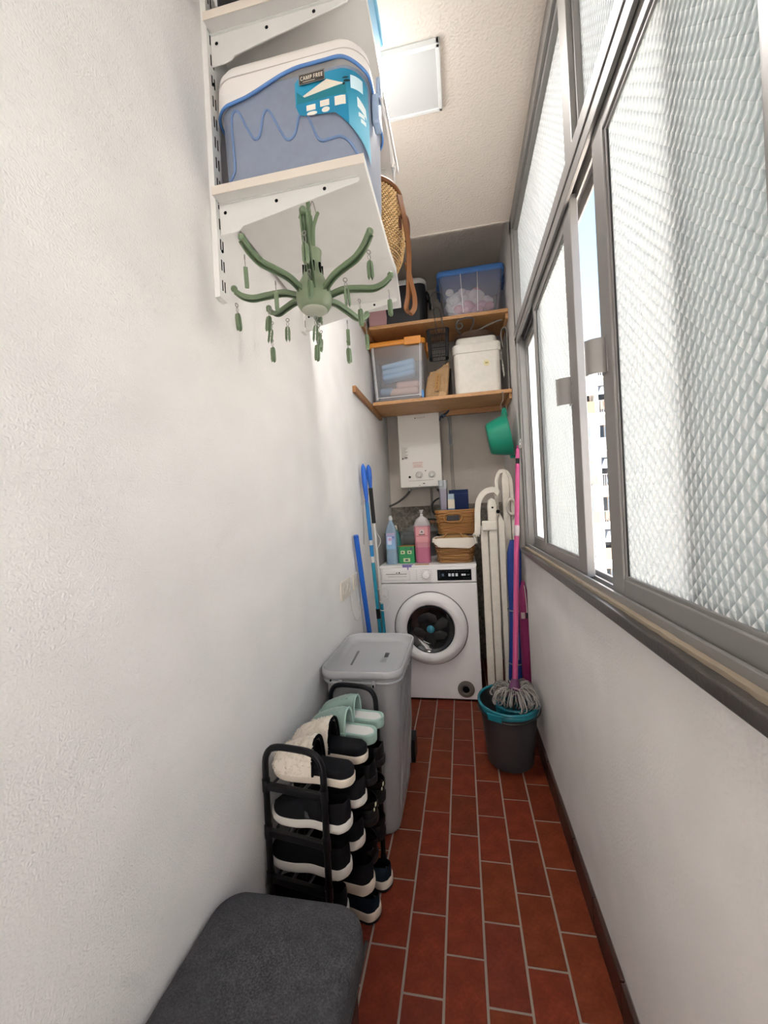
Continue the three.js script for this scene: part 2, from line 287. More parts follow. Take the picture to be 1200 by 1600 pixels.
// ---------- the street outside ----------
struct('ground', box2(-30, 60, -11.3, -11, -70, 40, 0), std([0.42, 0.40, 0.37], 0.95));
{
  const stucco = std([0.80, 0.77, 0.72], 0.9), cream = std([0.74, 0.70, 0.655], 0.9), clay = std([0.075, 0.045, 0.028], 0.8), pale = std([0.10, 0.098, 0.10], 0.7), winGlass = std([0.03, 0.04, 0.05], 0.15), shade = std([0.05, 0.036, 0.028], 0.8), awn = std([0.12, 0.14, 0.17], 0.8), brown = std([0.085, 0.058, 0.040], 0.8);
  const b = thing('apartment_building', 'sunlit white apartment block with stacked balconies, seen through the open gap in the window', 'building', [8.75, -11, -38]);
  part('wall', [box2(0, 12, 0, 24.6, -9, 0, 0.02)], stucco, b);
  part('party_wall', [box2(-0.1, 1.55, 0, 25.3, -8.9, 0.9, 0.03), box2(-0.2, 1.65, 25.2, 25.45, -9, 1.0, 0.02)], cream, b);
  part('parapet', [box2(1.5, 12, 24.4, 25.4, -0.25, 0.1, 0.02), box2(1.5, 12, 25.3, 25.45, -0.35, 0.25, 0.02)], stucco, b);
  for (let f = 0; f < 8; f++) {
    const y = 0.9 + f * 3.1;
    for (const [x0, x1, k] of [[1.75, 2.75, 0], [3.05, 4.3, 1], [5.0, 6.6, 2], [7.4, 9.2, 3]]) {
      const solid = (f + k) % 3 === 0, g = part('balcony', [box2(x0, x1, y - 0.18, y, -0.1, 1.0, 0.01)], stucco, b);
      part('railing', solid ? [box2(x0, x1, y, y + 1.0, 0.93, 1.0, 0.01), box2(x0, x0 + 0.06, y, y + 1.0, 0, 0.95, 0.01)] : [box2(x0, x1, y + 0.98, y + 1.04, 0.95, 1.0, 0.01)].concat(Array.from({ length: 9 }, (_, i) => box2(x0 + (x1 - x0) * i / 8.2, x0 + (x1 - x0) * i / 8.2 + 0.05, y, y + 1, 0.95, 0.99, 0))), solid ? [clay, brown, pale][(f + k) % 2 ? 1 : f % 3] : pale, g);
      const w = part('window', box2(x0 + 0.12, x1 - 0.12, y + 0.05, y + 2.2, -0.05, 0.02, 0.01), shade, b);
      part('pane', [box2(x0 + 0.2, (x0 + x1) / 2 - 0.03, y + 0.15, y + 2.1, 0, 0.03, 0), box2((x0 + x1) / 2 + 0.03, x1 - 0.2, y + 0.15, y + 2.1, 0, 0.03, 0)], winGlass, w);
      if ((f * 2 + k) % 4 === 1 || f === 6) part('awning', new THREE.BoxGeometry(x1 - x0 + 0.2, 0.05, 1.45).rotateX(0.75).translate((x0 + x1) / 2, y + 2.0, 0.55), k % 2 ? awn : stucco, b);
      if ((f + k) % 3 === 1) part('laundry', [0, 1, 2].map((i) => box2(x0 + 0.1 + i * 0.28, x0 + 0.32 + i * 0.28, y + 0.25, y + 0.95, 1.02, 1.04, 0.005)), [awn, brown, pale][(f + k) % 3], b);
    }
    part('pillar', box2(2.78, 3.02, y - 0.2, y + 2.95, -0.05, 1.02, 0.01), stucco, b);
  }
  const o = thing('terraced_building', 'long cream building across the street behind the patterned glass panes', 'building', [15, -11, 0]);
  part('wall', [box2(0, 8, 0, 17, -26, 30, 0.02)], cream, o);
  part('parapet', [box2(-0.2, 0.3, 16.6, 17.5, -26, 30, 0.02)], stucco, o);
  for (let f = 0; f < 5; f++) part('balcony', [box2(-1.0, 0.1, 2.8 + f * 3.1, 3.0 + f * 3.1, -25, 29, 0.01), box2(-1.0, -0.93, 3.0 + f * 3.1, 4.0 + f * 3.1, -25, 29, 0.01)], stucco, o);
}

// ---------- white wall shelves on the left ----------
const boardMat = std([0.76, 0.745, 0.72], 0.4, { map: rep(blotch, 1.5) });
const bracketMat = std([0.70, 0.70, 0.675], 0.42);
for (const [z, lab] of [[-0.915, 'slotted white metal shelf upright, the nearer of the two on the plain wall'], [-1.47, 'slotted white metal shelf upright at the far end of the white shelves']]) {
  const y0 = z > -1 ? 1.745 : 1.896, y1 = 2.66, t = thing('shelf_upright', lab, 'upright', [XL, 0, z]);
  part('channel', [box2(0, 0.014, y0, y1, -0.0175, -0.0150, 0.0008), box2(0, 0.014, y0, y1, 0.0150, 0.0175, 0.0008), box2(0.012, 0.0145, y0, y1, -0.0175, 0.0175, 0.0008), box2(0, 0.014, y0 - 0.003, y0 + 0.001, -0.0175, 0.0175, 0.0008)], M.whitePaint, t);
  const s = [];
  for (let y = y0 + 0.03; y < y1 - 0.03; y += 0.05) for (const dz of [-0.005, 0.005]) s.push(box(0.0012, 0.026, 0.0034, 0.0147, y, dz, 0));
  const q = part('slots', s, M.dark, t); q.userData.kind = 'stuff';
  part('screw', [rod([0.0145, y0 + 0.116, 0], [0.017, y0 + 0.116, 0], 0.0035), rod([0.0145, 2.27, 0], [0.017, 2.27, 0], 0.0035)], M.dark, t);
}
function bracket(t, z, y, len) {                          // pressed bracket: deep at the wall, thin at the tip
  const g = new THREE.Group(); g.name = 'bracket'; t.add(g); g.position.set(XL, y, z);
  const pr = [[0.013, 0], [len, 0], [len + 0.004, -0.006], [len, -0.012], [0.075, -0.062], [0.066, -0.070], [0.05, -0.074], [0.013, -0.074]];
  part('web', slab(pr, 0.0035, 0.0008, 1).translate(0, 0, 0), bracketMat, g);
  part('flange', box2(0.013, len, -0.002, 0, -0.007, 0.007, 0.0006), bracketMat, g);
  part('hole', [[0.03, -0.022], [len * 0.45, -0.018], [len * 0.78, -0.013]].map(([x, h]) => rod([x, h, -0.0024], [x, h, 0.0024], 0.0042)), M.dark, g);
}
{ // lower shelf: two boards end to end
  const t = thing('wall_shelf', 'lower white wall shelf carrying the blue cool box and the straw bag', 'shelf');
  part('board', [box2(XL + 0.016, -0.172, 1.974, 1.994, -1.225, -0.882, 0.002)], boardMat, t);
  part('board', [slab([[XL + 0.016, 1.226], [-0.172, 1.226], [-0.168, 1.318], [-0.186, 1.545], [XL + 0.016, 1.545]].map(([x, z]) => [x, z]), 0.02, 0.0015, 1).rotateX(-Math.PI / 2).translate(0, 1.984, 0)], boardMat, t);
  part('edge_strip', [box2(XL + 0.016, -0.172, 1.9735, 1.9945, -0.8822, -0.8805, 0.0005)], std([0.72, 0.66, 0.58], 0.5), t);
  bracket(t, -0.915, 1.974, 0.365); bracket(t, -1.47, 1.974, 0.365);
}
{
  const t = thing('wall_shelf', 'upper white wall shelf, just under the ceiling, cut by the top of the picture', 'shelf');
  part('board', [box2(XL + 0.016, -0.157, 2.387, 2.407, -1.43, -0.882, 0.002)], boardMat, t);
  part('edge_strip', [box2(XL + 0.016, -0.157, 2.3865, 2.4075, -0.8822, -0.8805, 0.0005)], std([0.72, 0.66, 0.58], 0.5), t);
  bracket(t, -0.915, 2.387, 0.36); bracket(t, -1.40, 2.387, 0.36);
}
{ // things just visible on the upper shelf
  const t = thing('storage_box', 'light blue storage box on the upper white shelf, cut by the top of the picture', 'box', [-0.27, 2.408, -1.08]);
  part('body', tub([[0.20, 0.2, 0.02, 0], [0.215, 0.215, 0.02, 0.16]]), std([0.16, 0.42, 0.62], 0.4), t);
  part('lid', [box(0.23, 0.02, 0.23, 0, 0.168, 0, 0.008, 3)], std([0.22, 0.5, 0.68], 0.4), t);
  const d = thing('toolbox', 'dark case standing on the upper white shelf next to the wall', 'case', [-0.46, 2.408, -0.99]);
  part('body', [box(0.13, 0.14, 0.16, 0, 0.071, 0, 0.01, 3)], M.blackPlastic, d);
  part('handle', tube([[-0.04, 0.14, 0], [-0.035, 0.165, 0], [0.035, 0.165, 0], [0.04, 0.14, 0]], 0.006), M.blackPlastic, d);
}
// ---------- blue cool box on the lower shelf ----------
{
  const t = thing('cool_box', 'blue translucent cool box with a white lid and turquoise label on the white shelf', 'cool box', [-0.352, 1.9945, -1.022]);
  const W = 0.372, D = 0.25, bodyMat = phy([0.40, 0.465, 0.60], 0.36, { transmission: 0.35, thickness: 0, map: rep(blotch, 5) });
  const H = 0.222;
  const sec = [[W - 0.03, D - 0.03, 0.045, 0], [W - 0.014, D - 0.016, 0.05, 0.008], [W - 0.008, D - 0.01, 0.055, 0.06], [W, D, 0.06, H]];
  part('body', loft(sec.map(([w, d, r, y]) => ring(w, d, r, y, 0, 0, 10))), bodyMat, t);
  part('inner_tank', loft([[W - 0.06, D - 0.06, 0.04, 0.012], [W - 0.045, D - 0.045, 0.045, H - 0.005]].map(([w, d, r, y]) => ring(w, d, r, y, 0, 0, 8))), std([0.50, 0.55, 0.66], 0.6), t);
  // lid: white, its lower edge rising in a wave towards the right
  const wave = (x) => { const s = (x + W / 2) / W; return H - 0.028 + 0.044 * THREE.MathUtils.smoothstep(s, 0.12, 0.62) - 0.014 * THREE.MathUtils.smoothstep(s, 0.84, 1) ; };
  const out = (dw, r) => rrect(W + dw, D + dw, r, 10), dense = [];
  { const o = out(0.012, 0.062); for (let i = 0; i < o.length; i++) { const a = o[i], b = o[(i + 1) % o.length], k = Math.hypot(a[0] - b[0], a[1] - b[1]) > 0.02 ? 16 : 1; for (let j = 0; j < k; j++) dense.push([a[0] + (b[0] - a[0]) * j / k, a[1] + (b[1] - a[1]) * j / k]); } }
  const lidRing = (f, y) => dense.map(([x, z]) => [x * f, typeof y === 'function' ? y(x) : y, z * f]);
  part('lid', loft([lidRing(0.985, (x) => wave(x) + 0.001), lidRing(1, wave), lidRing(1.012, (x) => wave(x) + 0.012), lidRing(1.0, H + 0.038), lidRing(0.99, H + 0.050), lidRing(0.955, H + 0.060), lidRing(0.86, H + 0.066), lidRing(0.5, H + 0.068)]), std([0.84, 0.815, 0.785], 0.42), t);
  part('blue_edge', tube(dense.filter((_, i) => i % 2 === 0).map(([x, z]) => [x * 1.003, wave(x) - 0.0025, z * 1.003]), 0.0036, true, 220, 6), std([0.10, 0.25, 0.58], 0.4), t);
  // raised line running over the front like a row of icicles
  const zf = (x, y) => { const k = Math.min(1, Math.max(0, y / H)), w2 = (W - 0.008 + 0.008 * k) / 2, r = 0.056, dd = (D - 0.01 + 0.01 * k) / 2, ax = Math.abs(x) - (w2 - r); return ax <= 0 ? dd : dd - r + Math.sqrt(Math.max(0, r * r - ax * ax)); };
  const P = [[-0.172, 0.012], [-0.160, 0.026], [-0.146, 0.036], [-0.140, 0.055], [-0.142, 0.15], [-0.136, 0.176], [-0.122, 0.176], [-0.104, 0.138], [-0.088, 0.108], [-0.078, 0.104], [-0.070, 0.114], [-0.060, 0.152], [-0.052, 0.163], [-0.042, 0.158], [-0.020, 0.112], [-0.006, 0.088], [0.006, 0.086], [0.018, 0.098], [0.028, 0.130], [0.038, 0.138], [0.050, 0.128], [0.068, 0.08], [0.08, 0.066], [0.10, 0.066], [0.125, 0.066], [0.145, 0.052], [0.158, 0.032], [0.166, 0.010]];
  part('raised_line', tube(P.map(([x, y]) => [x, y, zf(x, y) + 0.0005]), 0.003, false, 160, 6), std([0.17, 0.27, 0.48], 0.45), t);
  part('lid_groove', tube(dense.filter((_, i) => i % 2 === 0).map(([x, z]) => [x * 1.006, H + 0.030, z * 1.006]), 0.0012, true, 200, 5), std([0.5, 0.47, 0.44], 0.6), t);
  // printed label wrapping the front right corner
  const tex = canvasTex(512, 512, (c, w, h) => {
    const g = c.createLinearGradient(0, 0, w, h); g.addColorStop(0, '#3aa6cf'); g.addColorStop(0.45, '#1183a8'); g.addColorStop(1, '#8fd0ea'); c.fillStyle = g; c.fillRect(0, 0, w, h);
    c.fillStyle = '#e9e2d2'; c.beginPath(); c.moveTo(40, 190); c.lineTo(150, 110); c.lineTo(210, 70); c.lineTo(290, 130); c.lineTo(330, 150); c.lineTo(330, 215); c.lineTo(40, 215); c.fill();
    c.fillStyle = '#0c7d8f'; c.beginPath(); c.moveTo(10, 130); c.lineTo(60, 200); c.lineTo(180, 175); c.lineTo(330, 150); c.lineTo(330, 250); c.lineTo(10, 270); c.fill();
    c.fillStyle = '#1489b4'; c.fillRect(0, 250, 340, 262);
    c.fillStyle = '#efe9dc'; c.fillRect(70, 285, 60, 55); c.fillRect(160, 270, 60, 60); c.fillRect(255, 262, 70, 90); c.beginPath(); c.arc(195, 365, 26, 0, 7); c.fill(); c.beginPath(); c.ellipse(105, 372, 34, 20, 0, 0, 7); c.fill();
    c.fillStyle = '#0e2a33'; c.beginPath(); c.ellipse(330, 92, 20, 9, -0.3, 0, 7); c.fill(); c.beginPath(); c.ellipse(338, 122, 22, 13, -0.3, 0, 7); c.fill(); c.beginPath(); c.ellipse(318, 152, 9, 14, 0.3, 0, 7); c.fill();
    c.fillStyle = '#e9f3f6'; c.beginPath(); c.moveTo(400, 250); c.lineTo(470, 320); c.lineTo(480, 420); c.lineTo(400, 350); c.fill(); c.fillRect(405, 400, 50, 42); c.fillRect(420, 455, 46, 40);
    c.fillStyle = '#d3eef8'; c.fillRect(360, 60, 90, 130);
  });
  const lp = [], lu = [], li = [], N = 22, R = 12;
  const arc = [];                                          // along the front, then round the corner to the side
  for (let i = 0; i <= N; i++) { const s = i / N * 0.185, x0 = 0.022, xs = (W - 0.008) / 2 - 0.056; let x, z, d = s - (xs - x0); if (d < 0) { x = x0 + s; z = (D - 0.004) / 2; } else { const a = d / 0.056; x = xs + 0.056 * Math.sin(Math.min(a, Math.PI / 2)); z = (D - 0.004) / 2 - 0.056 + 0.056 * Math.cos(Math.min(a, Math.PI / 2)); if (a > Math.PI / 2) z -= d - 0.056 * Math.PI / 2; } arc.push([x * 1.012 + 0.001, z + 0.0036, i / N]); }
  for (const [x, z, u] of arc) for (let j = 0; j <= R; j++) { const yt = (u < 0.08 ? 0.204 + 0.010 * Math.sqrt(Math.max(0, 1 - (1 - u / 0.08) ** 2)) : 0.214) - 0.02 * Math.max(0, u - 0.6), yb = u < 0.12 ? 0.150 - 0.024 * Math.sqrt(Math.max(0, 1 - (1 - u / 0.12) ** 2)) : u < 0.5 ? 0.126 - 0.02 * (u - 0.12) : 0.1184 - 0.19 * (u - 0.5), v = j / R, y = yb + (yt - yb) * v; lp.push(x, y, z); lu.push(u, 1 - (0.214 - y) / 0.118); }
  for (let i = 0; i < N; i++) for (let j = 0; j < R; j++) { const a = i * (R + 1) + j, b = a + R + 1; li.push(a, b, a + 1, b, b + 1, a + 1); }
  const lg = new THREE.BufferGeometry(); lg.setAttribute('position', new THREE.Float32BufferAttribute(lp, 3)); lg.setAttribute('uv', new THREE.Float32BufferAttribute(lu, 2)); lg.setIndex(li); lg.computeVertexNormals();
  part('label', lg, std('#ffffff', 0.35, { map: tex, side: THREE.DoubleSide }), t, true);
  const pt = canvasTex(256, 96, (c) => { c.fillStyle = '#3a3a38'; c.fillRect(0, 0, 256, 96); c.strokeStyle = '#8a877f'; c.lineWidth = 6; c.strokeRect(4, 4, 248, 88); c.fillStyle = '#e9e2cf'; c.font = 'bold 50px sans-serif'; c.textAlign = 'center'; c.fillText('CAMP FREE', 128, 58, 225); c.fillRect(40, 72, 120, 5); });
  const pg = new THREE.PlaneGeometry(0.062, 0.024).translate(0.066, 0.205, D / 2 + 0.0062);
  part('name_plate', pg, std('#ffffff', 0.4, { map: pt, side: THREE.DoubleSide }), t, true);
  // carrying handle folded down over the right side: blue hinge and white bow
  const hx = W / 2 + 0.006;
  part('hinge', [box(0.018, 0.07, 0.04, hx + 0.004, H - 0.036, 0.030, 0.006, 3), box(0.012, 0.05, 0.026, hx + 0.014, H + 0.012, 0.036, 0.005, 3)], std([0.36, 0.47, 0.64], 0.4), t);
  part('handle', ribbon([[hx + 0.012, H + 0.03, 0.04], [hx + 0.022, H - 0.03, 0.034], [hx + 0.03, H - 0.09, 0.0], [hx + 0.028, H - 0.115, -0.06], [hx + 0.022, H - 0.09, -0.11]], 0.014, 0.005, [0, 0.3, 1]), M.whitePlastic, t);
}
// ---------- straw bag with leather straps ----------
{
  const t = thing('straw_bag', 'round woven straw bag with brown leather strap at the far end of the white shelf', 'bag', [-0.27, 1.995, -1.36]);
  const straw = std([0.74, 0.50, 0.235], 0.85), straw2 = std([0.60, 0.37, 0.15], 0.85), leather = std([0.17, 0.058, 0.009], 0.5), leatherDark = std([0.12, 0.04, 0.018], 0.5);
  const prof = [[0.055, 0], [0.098, 0.02], [0.118, 0.06], [0.128, 0.11], [0.129, 0.16], [0.126, 0.21], [0.118, 0.25]];
  const at = (h) => { for (let i = 1; i < prof.length; i++) if (h <= prof[i][1]) { const k = (h - prof[i - 1][1]) / (prof[i][1] - prof[i - 1][1]); return prof[i - 1][0] + k * (prof[i][0] - prof[i - 1][0]); } return prof[6][0]; };
  part('lining', lathe(prof.map(([r, h]) => [r - 0.006, h + 0.002]), 32), std([0.30, 0.2, 0.1], 0.9, { side: THREE.DoubleSide }), t);
  const a = [], b = [];
  for (let row = 0; row < 34; row++) {                     // coils of braid: short slanted strands lying in rows
    const h = 0.006 + row * 0.0072, r = at(h), n = 64, slant = row % 2 ? 1 : -1;
    for (let i = 0; i < n; i++) {
      const f = (i + (row % 2) * 0.5) / n * Math.PI * 2, g = new THREE.OctahedronGeometry(1, 0); g.scale(0.0022, 0.0032, Math.PI * r / n * 1.25); g.rotateX(slant * 0.5);
      g.translate(r + 0.001, 0, 0).rotateY(-f).translate(0, h, 0); (rnd() < 0.3 ? b : a).push(g);
    }
  }
  const w = part('weave', a, straw, t); w.userData.kind = 'stuff'; const w2 = part('weave', b, straw2, t); w2.userData.kind = 'stuff';
  part('rim', tube(Array.from({ length: 40 }, (_, i) => { const f = i / 40 * Math.PI * 2; return [0.122 * Math.cos(f), 0.252, 0.122 * Math.sin(f)]; }), 0.008, true, 120, 8), leather, t);
  part('strap', ribbon([[0.124, 0.225, 0.05], [0.138, 0.14, 0.055], [0.146, 0.05, 0.052], [0.142, -0.03, 0.048], [0.136, -0.10, 0.046], [0.128, -0.142, 0.046], [0.138, -0.158, 0.046], [0.152, -0.145, 0.044], [0.156, -0.11, 0.042], [0.146, -0.05, 0.042], [0.136, 0.01, 0.04]], 0.018, 0.0035, [0.75, 0.0, -0.66], 90), leather, t);
  part('loop', tube([[0.122, 0.115, 0.05], [0.124, 0.15, 0.05], [0.135, 0.162, 0.046], [0.146, 0.145, 0.04], [0.147, 0.10, 0.04], [0.138, 0.075, 0.045]], 0.005, false, 40, 8), leatherDark, t);
}
// ---------- green hanging drier with arms and pegs ----------
{
  const Z = -0.925, C = [-0.318, 1.722, Z];
  const t = thing('clip_hanger', 'green octopus clothes hanger with pegs, hanging below the white shelf', 'hanger', C);
  const green = std([0.122, 0.178, 0.095], 0.38), pale = std([0.40, 0.42, 0.34], 0.42), wire = std([0.30, 0.29, 0.27], 0.4, { metalness: 0.6 });
  part('hub', lathe([[0, -0.037], [0.024, -0.036], [0.034, -0.031], [0.040, -0.021], [0.0425, -0.006], [0.041, 0.012], [0.037, 0.025], [0.030, 0.036], [0.0235, 0.05], [0.020, 0.07], [0.021, 0.094], [0.023, 0.106], [0.018, 0.107], [0, 0.104]], 40), std([0.185, 0.235, 0.145], 0.36), t);
  part('hub_cap', lathe([[0, -0.0405], [0.02, -0.0395], [0.028, -0.036], [0.030, -0.033]], 32), pale, t);
  part('slot', [0, 1, 2, 3, 4, 5, 6, 7].map((i) => box(0.004, 0.03, 0.006, 0.0225, 0.058, 0, 0.001).rotateY(i * Math.PI / 4 + 0.4)), M.dark, t);
  const armOf = (ang, drop) => {                           // arm pointing along +x turned by ang, S-bent, grooved
    const pts = [[0.036, 0.006, 0], [0.070, 0.013, 0], [0.110, 0.007, 0], [0.143, 0.001, 0], [0.168, 0.007, 0], [0.185, 0.020, 0]].map(([x, y, z]) => [x, y + drop * (x - 0.036), z]);
    return [ribbon(pts, 0.0125, 0.0035, [0, 0, 1], 36), ribbon(pts.map(([x, y, z]) => [x, y - 0.004, z + 0.0062]), 0.0022, 0.010, [0, 0, 1], 36), ribbon(pts.map(([x, y, z]) => [x, y - 0.004, z - 0.0062]), 0.0022, 0.010, [0, 0, 1], 36), tube(pts.map(([x, y, z]) => [x, y - 0.0085, z + 0.0062]), 0.002, false, 36, 6), tube(pts.map(([x, y, z]) => [x, y - 0.0085, z - 0.0062]), 0.002, false, 36, 6), tube(pts.map(([x, y, z]) => [x, y - 0.003, z]), 0.0022, false, 36, 6), new THREE.SphereGeometry(0.008, 10, 8).translate(pts[5][0], pts[5][1], 0)].map((g) => g.rotateY(ang));
  };
  const pegGeo = (() => [slab([[-0.005, 0], [-0.001, 0.003], [-0.001, -0.03], [-0.0035, -0.037], [-0.0065, -0.03], [-0.0065, -0.008]], 0.0085, 0.001, 1), slab([[0.005, 0], [0.001, 0.003], [0.001, -0.03], [0.0035, -0.037], [0.0065, -0.03], [0.0065, -0.008]], 0.0085, 0.001, 1)])();
  const pegJ = join(pegGeo), springJ = join([new THREE.TorusGeometry(0.0042, 0.0009, 5, 12).translate(0, -0.013, 0), tube([[0, 0.016, 0], [0.0028, 0.011, 0], [0.001, 0.004, 0], [-0.001, 0.004, 0], [-0.0028, 0.011, 0]], 0.0007, true, 18, 5), new THREE.TorusGeometry(0.0042, 0.0011, 5, 12).translate(0, 0.021, 0)]);
  const peg = (x, y, z, turn) => { const p = new THREE.Mesh(pegJ, green); p.name = 'peg'; p.position.set(x, y - 0.03, z); p.rotation.set(rr(-0.12, 0.12), turn, rr(-0.12, 0.12)); p.castShadow = p.receiveShadow = true; t.add(p); const s = new THREE.Mesh(springJ, wire); s.name = 'ring'; s.castShadow = true; p.add(s); };
  const hang = (x, y, z, len, turn) => { const n = Math.round(len / 0.05); peg(x, y, z, turn); for (let k = 1; k < n; k++) peg(x + rr(-0.003, 0.003), y - 0.048 * k, z, turn + 0.6 * k); };
  // angle about the hub (0 = to the right, away from the wall), slope, pegs
  const arms = [[330, 0.30], [15, 0.20], [60, 0], [105, 0.1], [150, 0.13], [195, 0], [240, 0.22], [285, 0.32]].map(([a, k]) => [a * Math.PI / 180, k]);
  for (const [ang, drop] of arms) {
    const a = part('arm', armOf(ang, drop), green, t), c = Math.cos(ang), s = -Math.sin(ang);
    a.name = 'arm';
    for (const [r, h] of [[0.180, 0.012], [0.108, 0.004]]) hang(r * c, h + drop * (r - 0.036) - 0.022, r * s, (r < 0.15 && ang > 1 && ang < 1.2) || (r > 0.15 && ang > 2.5 && ang < 2.8) ? 0.10 : 0.05, ang + 0.5 + r * 3);
  }
  peg(0, -0.042, 0, 0.4); peg(0.002, -0.088, 0.001, 1.2);
  // stem with hooks reaching up to the shelf
  part('stem', [tube([[0, 0.10, 0], [0.001, 0.15, 0.002], [-0.002, 0.19, 0.0]], 0.0075, false, 20, 8), tube([[-0.004, 0.11, 0.012], [-0.006, 0.15, 0.012], [-0.010, 0.185, 0.008], [-0.020, 0.196, 0.004], [-0.025, 0.188, 0.002]], 0.0042, false, 24, 7), tube([[0.008, 0.10, 0.010], [0.010, 0.15, 0.010], [0.016, 0.175, 0.008], [0.021, 0.192, 0.004]], 0.0042, false, 24, 7)], green, t);
  part('hook', [tube([[-0.002, 0.185, 0], [-0.003, 0.215, 0.0], [-0.006, 0.244, 0.0], [-0.006, 0.2505, 0.0]], 0.0052, false, 20, 8)], green, t);
  part('wire_loop', tube([[0.0, 0.20, 0.004], [0.008, 0.222, 0.004], [0.014, 0.205, 0.004], [0.017, 0.188, 0.004]], 0.001, false, 20, 5), wire, t);
}
// ---------- flat ceiling lamp ----------
{
  const t = thing('ceiling_light', 'square flat white light panel with a thin frame on the ceiling', 'light', [-0.106, YC, -1.416]);
  part('frame', [box2(-0.112, 0.112, -0.022, 0, -0.112, -0.098, 0.003), box2(-0.112, 0.112, -0.022, 0, 0.098, 0.112, 0.003), box2(-0.112, -0.098, -0.022, 0, -0.112, 0.112, 0.003), box2(0.098, 0.112, -0.022, 0, -0.112, 0.112, 0.003)], M.whitePaint, t);
  part('diffuser', box2(-0.0985, 0.0985, -0.0185, -0.004, -0.0985, 0.0985, 0.001), std([0.56, 0.55, 0.54], 0.5, { emissive: new THREE.Color(0.012, 0.0117, 0.0114) }), t);
  const lamp = new THREE.RectAreaLight(0xfffaf5, 18, 0.195, 0.195);   // the panel's own light, just in front of its face
  lamp.position.set(0, -0.024, 0); lamp.rotation.x = -Math.PI / 2; t.add(lamp);
}

// ---------- wooden shelves across the far end ----------
const woodTex = grid(512, (u, v) => { const g = per(u * 1, v * 1, 6, 9.1), s = Math.sin((v * 40 + 3 * g) * Math.PI * 2) * 0.06, f = 0.09 * per(u, v, 60, 2.7), k = 0.86 + s + f + 0.08 * g; return [k, k * 0.93, k * 0.85]; }, true);
const wood = std([0.74, 0.46, 0.235], 0.45, { map: rep(woodTex, 0.8, 2.2) });
const woodDark = std([0.48, 0.265, 0.115], 0.5, { map: rep(woodTex, 0.8, 2.2) });
const SY = 1.922, UY = 2.422, SZ0 = -2.99, SZ1 = -2.635;
{
  const t = thing('wooden_shelf', 'lower wooden shelf across the far end, holding the orange-lidded bin and white cool box', 'shelf');
  part('board', box2(XL + 0.022, XN - 0.002, SY - 0.022, SY, SZ0, SZ1, 0.0015), wood, t);
  part('side_cleat', box2(XL + 0.001, XL + 0.021, SY - 0.052, SY - 0.016, -2.96, -2.19, 0.002), woodDark, t);
  part('back_cleat', box2(-0.09, XN - 0.03, SY - 0.058, SY - 0.022, SZ0, SZ0 + 0.03, 0.002), woodDark, t);
  part('side_cleat', box2(XN - 0.018, XN - 0.001, SY - 0.056, SY - 0.022, SZ0, SZ1 - 0.02, 0.002), wood, t);
}
{
  const t = thing('wooden_shelf', 'upper wooden shelf across the far end, holding the blue-lidded bin and black cool box', 'shelf');
  part('board', box2(XL + 0.022, XN - 0.002, UY - 0.022, UY, SZ0, SZ1, 0.0015), wood, t);
  part('side_cleat', box2(XL + 0.001, XL + 0.021, UY - 0.06, UY - 0.018, -2.96, -2.47, 0.002), woodDark, t);
  part('side_cleat', box2(XN - 0.018, XN - 0.001, UY - 0.056, UY - 0.022, SZ0, SZ1 - 0.02, 0.002), wood, t);
}
